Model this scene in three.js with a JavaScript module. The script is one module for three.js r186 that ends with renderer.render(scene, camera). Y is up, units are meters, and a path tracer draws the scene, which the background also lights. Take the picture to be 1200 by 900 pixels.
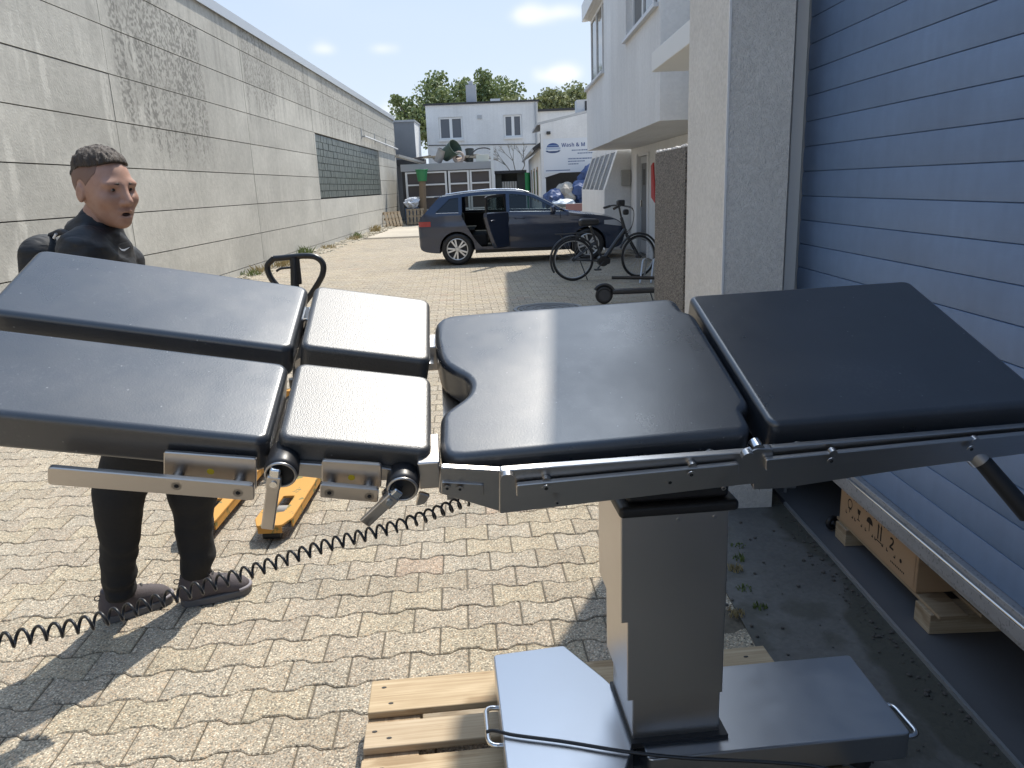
import * as THREE from 'three';
import { RoundedBoxGeometry } from 'three/addons/geometries/RoundedBoxGeometry.js';
import { mergeGeometries, mergeVertices } from 'three/addons/utils/BufferGeometryUtils.js';

// ---------------------------------------------------------------- camera, sky, sun, exposure
const scene = new THREE.Scene();
const V3 = (x, y, z) => new THREE.Vector3(x, y, z);
const EYE = V3(0, 1.55, 0);
const RIGHT = V3(0.99918254, -0.0383134, 0.01289675), UP = V3(0.04031977, 0.96757703, -0.24933714), BACK = V3(-0.00292564, 0.24965331, 0.96833087);
const camera = new THREE.PerspectiveCamera(53.08, 4 / 3, 0.05, 600);
camera.position.copy(EYE);
camera.quaternion.setFromRotationMatrix(new THREE.Matrix4().makeBasis(RIGHT, UP, BACK));
camera.updateMatrixWorld(true);
const SUN = V3(0.262, 1, -0.552).normalize();
const sun = new THREE.DirectionalLight(new THREE.Color().setRGB(1, 0.93, 0.82), 4.6);
sun.position.copy(SUN).multiplyScalar(60).add(V3(0, 0, -12));
sun.target.position.set(0, 0, -12);
sun.castShadow = true; sun.shadow.mapSize.set(4096, 4096); sun.shadow.radius = 1.2;
Object.assign(sun.shadow.camera, { left: -30, right: 30, top: 40, bottom: -40, near: 1, far: 160 });
sun.name = 'sun_light'; scene.add(sun, sun.target);
const renderer = new THREE.WebGLRenderer({ antialias: true });
renderer.toneMapping = THREE.LinearToneMapping;
renderer.toneMappingExposure = 1.16;
renderer.shadowMap.enabled = true;
renderer.setSize(1024, 768);

// ---------------------------------------------------------------- noise and textures
function rng(seed) { let a = seed >>> 0; return () => { a = (a + 0x6D2B79F5) | 0; let t = Math.imul(a ^ (a >>> 15), 1 | a); t = (t + Math.imul(t ^ (t >>> 7), 61 | t)) ^ t; return ((t ^ (t >>> 14)) >>> 0) / 4294967296; }; }
const hash = (i, j, s) => { let h = Math.imul(i, 374761393) + Math.imul(j, 668265263) + Math.imul(s, 1442695041) | 0; h = Math.imul(h ^ (h >>> 13), 1274126177); h = Math.imul(h ^ (h >>> 15), 2246822519); return ((h ^ (h >>> 16)) >>> 0) / 4294967296; };
const sm = (t) => t * t * (3 - 2 * t), clamp = (x, a = 0, b = 1) => Math.min(b, Math.max(a, x)), lerp = (a, b, t) => a + (b - a) * t;
const ss = (a, b, x) => sm(clamp((x - a) / (b - a)));
const mod = (a, n) => ((a % n) + n) % n;
function vn(x, y, px, py, s) {       // periodic value noise
  const xi = Math.floor(x), yi = Math.floor(y), fx = sm(x - xi), fy = sm(y - yi);
  const x0 = mod(xi, px), x1 = mod(xi + 1, px), y0 = mod(yi, py), y1 = mod(yi + 1, py);
  return lerp(lerp(hash(x0, y0, s), hash(x1, y0, s), fx), lerp(hash(x0, y1, s), hash(x1, y1, s), fx), fy);
}
function fbm(u, v, fx, fy, oct, s) { let a = 0, w = 0.5, t = 0; for (let k = 0; k < oct; k++) { a += w * vn(u * fx, v * fy, fx, fy, s + k); t += w; w *= 0.5; fx *= 2; fy *= 2; } return a / t; }
const enc = (c) => { c = clamp(c); return c <= 0.0031308 ? c * 12.92 : 1.055 * Math.pow(c, 1 / 2.4) - 0.055; };
function tex(w, h, size, f, srgb = true) {      // f(u,v) -> number or [r,g,b] (linear); size = metres across one repeat
  const d = new Uint8Array(w * h * 4);
  for (let j = 0; j < h; j++) for (let i = 0; i < w; i++) {
    let c = f((i + 0.5) / w, (j + 0.5) / h); if (typeof c === 'number') c = [c, c, c];
    const o = (j * w + i) * 4; for (let k = 0; k < 3; k++) d[o + k] = 255 * (srgb ? enc(c[k]) : clamp(c[k])); d[o + 3] = 255;
  }
  const t = new THREE.DataTexture(d, w, h); t.wrapS = t.wrapT = THREE.RepeatWrapping; t.magFilter = THREE.LinearFilter; t.minFilter = THREE.LinearMipmapLinearFilter; t.generateMipmaps = true;
  if (srgb) t.colorSpace = THREE.SRGBColorSpace;
  const [sx, sy] = Array.isArray(size) ? size : [size, size]; t.repeat.set(1 / sx, 1 / sy); t.needsUpdate = true; return t;
}
{ // ---- sky: air and a few fair-weather clouds, all round
  const W = 1024, Hh = 512, d = new Float32Array(W * Hh * 4);
  const seen = [];
  const cl = (px, py, rx, ry, s) => { const r = ray(px, py); seen.push([Math.atan2(r.z, r.x), Math.asin(r.y), rx / 901, ry / 901, s]); };
  cl(655, 88, 42, 13, 1); cl(640, 18, 40, 9, 0.8); cl(381, 57, 15, 7, 0.75); cl(446, 59, 18, 5, 0.7); cl(672, 16, 22, 9, .6); cl(470, 130, 30, 10, .5); cl(575, 92, 22, 5, .25);
  for (let j = 0; j < Hh; j++) for (let i = 0; i < W; i++) {
    const el = ((j + 0.5) / Hh - 0.5) * Math.PI, az = ((i + 0.5) / W - 0.5) * 2 * Math.PI, y = Math.sin(el);
    const dir = V3(Math.cos(az) * Math.cos(el), y, Math.sin(az) * Math.cos(el)), cs = dir.dot(SUN);
    const t = Math.pow(clamp(y), 0.55), glow = 0.2 * Math.pow(clamp(cs * 0.5 + 0.5), 6) + (cs > 0.4 ? 1.5 * Math.pow(cs, 12) + 4.5 * Math.pow(cs, 50) : 0);
    let c = [lerp(0.80, 0.17, t) + glow * 0.86, lerp(0.88, 0.34, t) + glow * 0.93, lerp(0.95, 0.66, t) + glow];
    if (y < 0) c = [0.36, 0.35, 0.33];
    else {
      const q = 1 / (y + 0.12), n1 = y < 0.16 ? 0 : fbm(mod(dir.x * q * .045 + .5, 1), mod(dir.z * q * .045 + .5, 1), 9, 9, 6, 5);
      let m = 0.75 * ss(0.64, 0.76, n1) * ss(0.16, 0.4, y);
      const near = seen.some(([a, e]) => Math.abs(el - e) < 0.06 && Math.abs(az - a) < 0.15), det = !near ? 0.5 : fbm(mod(az / 6.2832, 1), el / 3.1416 + .5, 160, 80, 5, 11);
      for (const [a, e, rx, ry, s] of seen) { let da = Math.abs(az - a); if (da > Math.PI) da = 2 * Math.PI - da; const dy = (el - e) / ry, k = Math.hypot(da / rx, dy > 0 ? dy : dy * 1.7); m = Math.max(m, s * ss(1.15, 0.25, k + (det - 0.5) * 2.2)); }
      for (let k = 0; k < 3; k++) c[k] = lerp(c[k], [0.97, 0.98, 1.0][k], m);
    }
    const o = (j * W + i) * 4; d[o] = c[0]; d[o + 1] = c[1]; d[o + 2] = c[2]; d[o + 3] = 1;
  }
  const t = new THREE.DataTexture(d, W, Hh, THREE.RGBAFormat, THREE.FloatType); t.mapping = THREE.EquirectangularReflectionMapping; t.magFilter = THREE.LinearFilter; t.needsUpdate = true;
  scene.background = t; scene.environment = t;
}

// pixels of the 1200 x 900 photograph into directions; a surface gives the distance
function ray(px, py) { return RIGHT.clone().multiplyScalar((px - 600) / 901).addScaledVector(UP, (450 - py) / 901).addScaledVector(BACK, -1).normalize(); }
const onY = (px, py, h = 0) => { const d = ray(px, py); return EYE.clone().addScaledVector(d, (h - EYE.y) / d.y); };
const onX = (px, py, x) => { const d = ray(px, py); return EYE.clone().addScaledVector(d, x / d.x); };
const onZ = (px, py, z) => { const d = ray(px, py); return EYE.clone().addScaledVector(d, z / d.z); };
const toPx = (p) => { const q = p.clone().sub(EYE), z = -q.dot(BACK); return [600 + 901 * q.dot(RIGHT) / z, 450 - 901 * q.dot(UP) / z, z]; };

// ---------------------------------------------------------------- building helpers
const names = {};
const numbered = (n) => { const k = names[n] = (names[n] ?? -1) + 1; return k ? n + '_' + String(k).padStart(3, '0') : n; };
function prep(g) { g = g.index ? g.toNonIndexed() : g; for (const k of Object.keys(g.attributes)) if (!['position', 'normal', 'uv'].includes(k)) g.deleteAttribute(k); if (!g.attributes.normal) g.computeVertexNormals(); return g; }
function muv(g, ox = 0, oy = 0, swap = false) {             // uv in metres from the dominant axis of each face
  g = prep(g); const p = g.attributes.position, uv = new Float32Array(p.count * 2);
  for (let i = 0; i < p.count; i += 3) {
    const A = V3().fromBufferAttribute(p, i), B = V3().fromBufferAttribute(p, i + 1), C = V3().fromBufferAttribute(p, i + 2);
    const n = B.clone().sub(A).cross(C.clone().sub(A)), ax = Math.abs(n.x), ay = Math.abs(n.y), az = Math.abs(n.z);
    [A, B, C].forEach((q, k) => { let [a, b] = ay >= ax && ay >= az ? [q.x, -q.z] : ax >= az ? [q.z, q.y] : [q.x, q.y]; if (swap) [a, b] = [b, a]; uv[(i + k) * 2] = a + ox; uv[(i + k) * 2 + 1] = b + oy; });
  }
  g.setAttribute('uv', new THREE.BufferAttribute(uv, 2)); return g;
}
const join = (gs) => { gs = [gs].flat().map(prep); for (const g of gs) if (!g.attributes.uv) g.setAttribute('uv', new THREE.BufferAttribute(new Float32Array(g.attributes.position.count * 2), 2)); return gs.length === 1 ? gs[0] : mergeGeometries(gs); };
function part(name, gs, m, parent, opt = {}) {
  let g = join(gs); if (!opt.keepUV) g = muv(g, opt.ox ?? 0, opt.oy ?? 0, opt.swap);
  if (opt.matrix) g.applyMatrix4(opt.matrix);
  const o = new THREE.Mesh(g, m); o.name = parent === scene ? numbered(name) : name; o.castShadow = o.receiveShadow = true; parent.add(o);
  if (opt.label) o.userData.label = opt.label; if (opt.kind) o.userData.kind = opt.kind; return o;
}
function tag(o, label, category, group, kind) { o.userData.label = label; o.userData.category = category; if (group) o.userData.group = group; if (kind) o.userData.kind = kind; return o; }
function thing(name, label, category, pos = [0, 0, 0], turn = 0, group) { const o = new THREE.Group(); o.name = numbered(name); o.position.set(...pos); o.rotation.y = turn; scene.add(o); return tag(o, label, category, group); }
function solo(name, gs, m, label, category, group, opt = {}) {    // a thing of one mesh, origin at its base
  let g = muv(join(gs), opt.ox ?? 0, opt.oy ?? 0, opt.swap); g.computeBoundingBox(); const b = g.boundingBox, c = [(b.min.x + b.max.x) / 2, b.min.y, (b.min.z + b.max.z) / 2];
  g.translate(-c[0], -c[1], -c[2]); const o = new THREE.Mesh(g, m); o.name = numbered(name); o.position.set(...c); o.castShadow = o.receiveShadow = true; scene.add(o); return tag(o, label, category, group);
}
function struct(name, gs, m, label, category) { const o = part(name, gs, m, scene); return tag(o, label, category, null, 'structure'); }
const box = (x0, x1, y0, y1, z0, z1) => new THREE.BoxGeometry(x1 - x0, y1 - y0, z1 - z0).translate((x0 + x1) / 2, (y0 + y1) / 2, (z0 + z1) / 2);
const rbox = (x0, x1, y0, y1, z0, z1, r = 0.01, s = 2) => new RoundedBoxGeometry(x1 - x0, y1 - y0, z1 - z0, s, Math.min(r, (x1 - x0) / 2.01, (y1 - y0) / 2.01, (z1 - z0) / 2.01)).translate((x0 + x1) / 2, (y0 + y1) / 2, (z0 + z1) / 2);
function cyl(a, b, r, r2 = r, seg = 12) { a = V3(...a); b = V3(...b); const d = b.clone().sub(a), g = new THREE.CylinderGeometry(r2, r, d.length(), seg); g.applyQuaternion(new THREE.Quaternion().setFromUnitVectors(V3(0, 1, 0), d.clone().normalize())); const c = a.add(b).multiplyScalar(0.5); return g.translate(c.x, c.y, c.z); }
function tube(pts, r, n = 40, seg = 8, closed = false) { return new THREE.TubeGeometry(new THREE.CatmullRomCurve3(pts.map((p) => Array.isArray(p) ? V3(...p) : p), closed, 'centripetal'), n, r, seg, closed); }
function bent(pts, r, rad = 0.03, seg = 8) {      // straight runs with rounded corners
  const P = pts.map((p) => V3(...p)), path = new THREE.CurvePath(); let last = P[0];
  for (let i = 1; i < P.length - 1; i++) {
    const a = P[i].clone().add(P[i - 1].clone().sub(P[i]).setLength(Math.min(rad, P[i].distanceTo(P[i - 1]) * 0.49))), b = P[i].clone().add(P[i + 1].clone().sub(P[i]).setLength(Math.min(rad, P[i].distanceTo(P[i + 1]) * 0.49)));
    path.add(new THREE.LineCurve3(last, a)); path.add(new THREE.QuadraticBezierCurve3(a, P[i], b)); last = b;
  }
  path.add(new THREE.LineCurve3(last, P[P.length - 1])); return new THREE.TubeGeometry(path, 14 * P.length, r, seg);
}
function extr(pts, depth, b = 0, holes = [], bs = 1, curve = 6) { const s = new THREE.Shape(pts.map((p) => new THREE.Vector2(p[0], p[1]))); for (const h of holes) s.holes.push(new THREE.Path(h.map((p) => new THREE.Vector2(p[0], p[1])))); return new THREE.ExtrudeGeometry(s, { depth, bevelEnabled: b > 0, bevelSize: b, bevelThickness: b, bevelOffset: 0, bevelSegments: bs, curveSegments: curve }); }
function roundPoly(pts, r, n = 4) { const out = [], N = pts.length; for (let i = 0; i < N; i++) { const p = pts[i], a = pts[(i + N - 1) % N], b = pts[(i + 1) % N]; const rr = Array.isArray(r) ? r[i] : r; const la = Math.hypot(a[0] - p[0], a[1] - p[1]), lb = Math.hypot(b[0] - p[0], b[1] - p[1]), ra = Math.min(rr, la * .45), rb = Math.min(rr, lb * .45); const A = [p[0] + (a[0] - p[0]) / la * ra, p[1] + (a[1] - p[1]) / la * ra], B = [p[0] + (b[0] - p[0]) / lb * rb, p[1] + (b[1] - p[1]) / lb * rb]; if (rr <= 0) { out.push(p); continue; } for (let k = 0; k <= n; k++) { const t = k / n; out.push([(1 - t) * (1 - t) * A[0] + 2 * t * (1 - t) * p[0] + t * t * B[0], (1 - t) * (1 - t) * A[1] + 2 * t * (1 - t) * p[1] + t * t * B[1]]); } } return out; }
const lin = (r, g, b) => new THREE.Color().setRGB(r, g, b);
const M = (color, roughness = 0.8, opt = {}) => new THREE.MeshStandardMaterial({ color: Array.isArray(color) ? lin(...color) : color, roughness, ...opt });
const P = (color, roughness = 0.5, opt = {}) => new THREE.MeshPhysicalMaterial({ color: Array.isArray(color) ? lin(...color) : color, roughness, ...opt });

// ---------------------------------------------------------------- materials
function cells(n, s, w) { const a = new Float32Array(w * w), b = new Float32Array(w * w), out = [0, 0]; for (let j = 0; j < w; j++) for (let i = 0; i < w; i++) { const q = grainCell((i + 0.5) / w, (j + 0.5) / w, n, s); a[j * w + i] = q[0]; b[j * w + i] = q[1]; } return (u, v) => { const k = Math.floor(v * w) * w + Math.floor(u * w); out[0] = a[k]; out[1] = b[k]; return out; }; }
const grainCell = (u, v, n, s) => { // cellular grains: returns [distance, id]
  const x = u * n, y = v * n, xi = Math.floor(x), yi = Math.floor(y); let bd = 9, id = 0, bx = 0, by = 0;
  for (let a = -1; a <= 1; a++) for (let b = -1; b <= 1; b++) { const cx = mod(xi + a, n), cy = mod(yi + b, n), dx = xi + a + hash(cx, cy, s) - x, dy = yi + b + hash(cx, cy, s + 3) - y, d = dx * dx + dy * dy; if (d < bd) { bd = d; bx = cx; by = cy; } }
  id = hash(bx, by, s + 7);
  return [Math.sqrt(bd), id];
};
const G1 = cells(150, 3, 1024), G2 = cells(60, 13, 512);
const tPaver = tex(1024, 1024, 0.8, (u, v) => { const [d, id] = G1(u, v), n = fbm(u, v, 6, 6, 4, 21), q = id < 0.1 ? 1.75 : id < 0.25 ? 0.58 : id < 0.34 ? 1.3 : lerp(0.86, 1.1, id); const k = q * lerp(1, 0.62, ss(0.35, 0.85, d)) * lerp(0.82, 1.16, n); const w = id > 0.8 ? 0.04 : 0; return [(0.338 + w) * k, 0.300 * k, (0.236 - w * .5) * k]; });
const bPaver = tex(1024, 1024, 0.8, (u, v) => { const [d, id] = G1(u, v); return clamp(0.9 - d * 0.7 + id * 0.3); }, false);
const paverTints = [[1, 1, 1], [0.90, 0.90, 0.90], [1.07, 1.05, 1.02], [0.98, 0.96, 0.95], [1.0, 0.91, 0.88], [0.84, 0.84, 0.85], [1.02, 1.0, 0.94], [0.94, 0.92, 0.89]];
const paverMats = paverTints.map((c) => M(c, 0.93, { map: tPaver, bumpMap: bPaver, bumpScale: 0.0025 }));
const mJoint = M([0.135, 0.115, 0.085], 1, { map: tex(256, 256, 0.3, (u, v) => lerp(0.5, 1.2, fbm(u, v, 20, 20, 4, 8))) });
const mGround = M([1, 1, 1], 0.95, { map: tex(512, 512, 9, (u, v) => { const n = fbm(u, v, 5, 5, 7, 31), f = fbm(u, v, 160, 160, 2, 41); const k = lerp(0.72, 1.2, n) * lerp(0.85, 1.15, f); return [0.42 * k, 0.375 * k, 0.305 * k]; }) });
const tApron = tex(512, 512, 2.4, (u, v) => { const n = fbm(u, v, 6, 6, 8, 51), b = fbm(u, v, 3, 3, 5, 61), f = fbm(u, v, 220, 220, 2, 9), moss = Math.max(ss(0.56, 0.68, fbm(u, v, 9, 9, 6, 71)), 1.5 * ss(0.50, 0.56, n * 0.5 + 0.27 + (u < 0.44 ? -1 : (u - 0.50) * 3.2))); const k = lerp(0.6, 1.25, n) * lerp(0.7, 1.2, b) * lerp(0.85, 1.12, f); return [lerp(0.145 * k, 0.055, moss * 0.5), lerp(0.138 * k, 0.052, moss * 0.5), lerp(0.125 * k, 0.042, moss * 0.55)]; });
const mApron = M([1, 1, 1], 0.92, { map: tApron, bumpMap: tex(512, 512, 0.7, (u, v) => fbm(u, v, 24, 24, 6, 33), false), bumpScale: 0.004 });
const bConc = tex(512, 512, 1.1, (u, v) => 0.6 * fbm(u, v, 60, 60, 4, 13) + 0.4 * fbm(u, v, 9, 9, 4, 15), false);
// hall wall: concrete panels; streaks, lime runs and algae patches mapped over z = -42 .. -6
const tHall = tex(2048, 512, [36, 5.2], (u, v) => {
  const z = -42 + u * 36, y = v * 5.2, g = fbm(u, v, 700, 100, 2, 3), n = fbm(u, v, 36, 8, 5, 101), col = fbm(u, v, 320, 3, 3, 111), pan = hash(Math.floor((z + 11.28) / 5.88) + 40, Math.floor((y - 0.14) / 0.62) + 3, 4);
  let k = lerp(0.80, 1.15, n) * lerp(0.9, 1.1, g) * lerp(0.93, 1.06, pan);
  const spk = fbm(u, v, 900, 130, 2, 121), patch = (a, b, y0, y1) => ss(a - .12, a + .12, z + (n - .5) * .3) * ss(b + .12, b - .12, z) * ss(y0 - .5, y0 + .3, y + (col - 0.5) * 1.1) * (y < y1 ? 1 : 0);
  let alg = Math.max(patch(-14.9, -11.5, 2.5, 4.48), patch(-13.6, -11.5, 4.4, 5.2), 0.8 * patch(-19.6, -17.3, 3.5, 5.2), 0.6 * patch(-23.2, -19.6, 4.0, 5.2), .8 * patch(-33, -24, 3.5, 5.2), 0.8 * patch(-41, -33, 3.2, 5.2), 0.25 * patch(-14.9, -11.5, 2, 2.6));
  k *= 1 - 0.42 * alg * ss(0.36, 0.66, spk) * ss(0.2, 0.6, col * 0.6 + n * 0.5) - 0.10 * alg;
  k *= 1 - 0.16 * ss(0.5, 0.75, col) * ss(1.5, 5, y);
  const run = ss(0.60, 0.70, fbm(u + 0.002 * g, v, 420, 2, 2, 131)) * ss(0.42, 0.62, fbm(u, v, 60, 10, 4, 141)) * (z > -12.5 ? 1 : 0.35);
  k = lerp(k, 1.35, run * 0.55);
  return [0.455 * k, 0.44 * k, 0.395 * k];
});
tHall.repeat.set(1 / 36, 1 / 5.2); tHall.offset.set(42 / 36, 0); tHall.wrapS = THREE.MirroredRepeatWrapping;
const mHall = M([1, 1, 1], 0.9, { map: tHall, bumpMap: bConc, bumpScale: 0.004 });
const mHallBack = M([0.10, 0.10, 0.095], 0.95);
const G3 = cells(70, 33, 512);
const bPlaster = tex(512, 512, 0.45, (u, v) => { const [d, id] = G3(u, v); return clamp((1 - d * d * 1.1) * lerp(0.35, 1, id) * 0.8 + 0.3 * fbm(u, v, 24, 24, 2, 211)); }, false);
const tPlaster = tex(512, 512, 1.3, (u, v) => { const n = fbm(u, v, 4, 4, 7, 221), f = fbm(u, v, 110, 110, 2, 231); const k = lerp(0.88, 1.08, n) * lerp(0.86, 1.1, f); return [0.66 * k, 0.64 * k, 0.60 * k]; });
const mPlaster = M([1, 1, 1], 0.95, { map: tPlaster, bumpMap: bPlaster, bumpScale: 0.004 });
const mAgg = M([1, 1, 1], 0.95, { map: tex(512, 512, 0.5, (u, v) => { const [d, id] = G2(u, v); const k = lerp(0.55, 1.5, id) * lerp(1.1, 0.5, ss(0.3, 0.8, d)); return [0.22 * k, 0.20 * k, 0.175 * k]; }), bumpMap: tex(512, 512, 0.5, (u, v) => { const [d, id] = G2(u, v); return clamp(1 - d) * lerp(0.6, 1, id); }, false), bumpScale: 0.012 });
const tWhite = tex(512, 512, 4, (u, v) => { const n = fbm(u, v, 5, 5, 7, 241), s = fbm(u, v, 50, 3, 4, 251), f = fbm(u, v, 150, 150, 2, 261); const k = lerp(0.86, 1.06, n) * lerp(0.93, 1.04, s) * lerp(.93, 1.05, f); return [0.74 * k, 0.735 * k, 0.72 * k]; });
const mWhite = M([1, 1, 1], 0.92, { map: tWhite, bumpMap: bPlaster, bumpScale: 0.003 });
const mWhite2 = M([1.04, 1.045, 1.05], 0.92, { map: tWhite, bumpMap: bConc, bumpScale: 0.003 });
const mFrame = M([0.75, 0.75, 0.74], 0.5), mSill = M([0.55, 0.56, 0.58], 0.45, { metalness: 0.3 });
const mGlassDark = P([0.03, 0.035, 0.04], 0.06, { specularIntensity: 1 });
const mBlackGap = M([0.015, 0.015, 0.016], 0.9), mDark = M([0.05, 0.05, 0.052], 0.8), mGreyMetal = M([0.42, 0.43, 0.44], 0.45, { metalness: 0.6 });
const mCoping = M([0.5, 0.52, 0.54], 0.45, { metalness: 0.5 });
const tDoor = tex(512, 256, 1.6, (u, v) => { const n = fbm(u, v, 5, 5, 6, 271), f = fbm(u, v, 60, 60, 3, 281), s = fbm(u, v, 60, 3, 3, 285); const k = lerp(0.88, 1.12, n) * lerp(0.95, 1.05, f) * lerp(.96, 1.05, s); return [0.150 * k, 0.228 * k, 0.37 * k]; });
const mSlat = M([1, 1, 1], 0.48, { map: tDoor });
const mBar = M([0.33, 0.33, 0.34], 0.55, { metalness: 0.2, map: tex(512, 256, 0.8, (u, v) => { const n = fbm(u, v, 9, 9, 6, 291), sp = fbm(u, v, 120, 120, 2, 293); return lerp(0.75, 1.15, n) * (sp > 0.74 ? 0.6 : 1); }) });
const mDoorFrame = M([0.86, 0.85, 0.82], 0.5);
const tWood = (s, base) => tex(512, 256, [1.1, 0.3], (u, v) => { const w = v + 0.03 * fbm(u, v, 3, 3, 4, s) , g = fbm(u, mod(w, 1), 5, 90, 4, s + 1), r = fbm(u, v, 3, 14, 4, s + 2), d = fbm(u, v, 9, 9, 5, s + 5); const stain = ss(0.60, 0.72, fbm(u, v, 6, 5, 5, s + 8)), k = lerp(0.72, 1.18, g) * lerp(0.85, 1.1, r) * lerp(.78, 1.12, d) * (1 - 0.3 * stain); return base.map((c, i) => c * Math.pow(k, [0.9, 1.1, 1.35][i])); });
const mWood = [M([1, 1, 1], 0.8, { map: tWood(301, [0.50, 0.39, 0.25]) }), M([1, 1, 1], 0.8, { map: tWood(321, [0.45, 0.355, 0.24]) }), M([1, 1, 1], 0.82, { map: tWood(341, [0.39, 0.29, 0.185]) })];
const mWoodGrey = M([1, 1, 1], 0.85, { map: tWood(361, [0.34, 0.29, 0.22]) });
const mNail = M([0.03, 0.028, 0.026], 0.7);
const bLeather = tex(512, 512, 0.13, (u, v) => { const [d, id] = grainCell(u, v, 55, 23); return clamp(1 - d * 0.9) * lerp(0.8, 1, id); }, false);
const bLeatherFine = tex(512, 512, 0.12, (u, v) => fbm(u, v, 60, 60, 3, 401), false);
const tScuff = (s, base) => tex(768, 768, 1.1, (u, v) => { const n = fbm(u, v, 7, 7, 6, s), d = fbm(u, v, 240, 240, 2, s + 4), [gd, id] = grainCell(u, v, 34, s + 9); let k = lerp(0.75, 1.3, n); let w = gd < 0.05 * ss(.72, 1, id) ? 0.5 : 0; w = Math.max(w, 0.05 * ss(0.6, 0.8, d) * ss(0.45, 0.65, n)); return base.map((c) => lerp(c * k, 0.35, w)); });
const rScuff = tex(512, 512, 1.1, (u, v) => { const n = fbm(u, v, 6, 6, 6, 431), l = fbm(u, v, 40, 40, 3, 441); return clamp(0.31 + 0.14 * (n - 0.5) + 0.05 * (l - 0.5)) ; }, false);
const mPad = P([1, 1, 1], 1, { ior: 1.8, map: tScuff(411, [0.030, 0.034, 0.041]), roughnessMap: rScuff, bumpMap: bLeatherFine, bumpScale: 0.00008, specularIntensity: 1 });
const mPadGrain = P([1, 1, 1], 0.44, { ior: 1.8, map: tScuff(451, [0.040, 0.040, 0.040]), bumpMap: bLeather, bumpScale: 0.00035, specularIntensity: 1 });
const mRubber = M([0.012, 0.012, 0.013], 0.5);
const rSteel = tex(512, 512, 0.35, (u, v) => { const l = fbm(u, v, 3, 240, 2, 501), n = fbm(u, v, 3, 3, 4, 511); return clamp(0.34 + 0.05 * (l - 0.5) + 0.08 * (n - 0.5)); }, false);
const mSteel = P([0.58, 0.54, 0.50], 1, { metalness: 1, roughnessMap: rSteel });
const mSteelBase = P([0.52, 0.53, 0.55], 1, { metalness: 1, roughnessMap: tex(512, 512, 0.5, (u, v) => { const n = fbm(u, v, 8, 8, 5, 521), f = fbm(u, v, 14, 260, 2, 531), f2 = fbm(u, v, 260, 14, 2, 541); return clamp(0.33 + 0.10 * (n - 0.5) + 0.03 * (f - .5) + 0.03 * (f2 - .5)); }, false) });
const mSteelDark = P([0.50, 0.48, 0.46], 1, { metalness: 1, roughnessMap: rSteel });
const mChrome = P([0.72, 0.72, 0.72], 0.12, { metalness: 1 });
const mBlackPlastic = P([0.018, 0.018, 0.02], 0.4);
const mYellow = P([0.52, 0.255, 0.045], 0.6, { map: tex(512, 512, 0.6, (u, v) => { const n = fbm(u, v, 12, 12, 6, 551); const w = ss(0.64, 0.68, n); return [lerp(1, 0.35, w), lerp(1, 0.6, w), lerp(1, 3, w)]; }) });
const mBlackPaint = P([0.014, 0.014, 0.015], 0.35);

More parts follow.
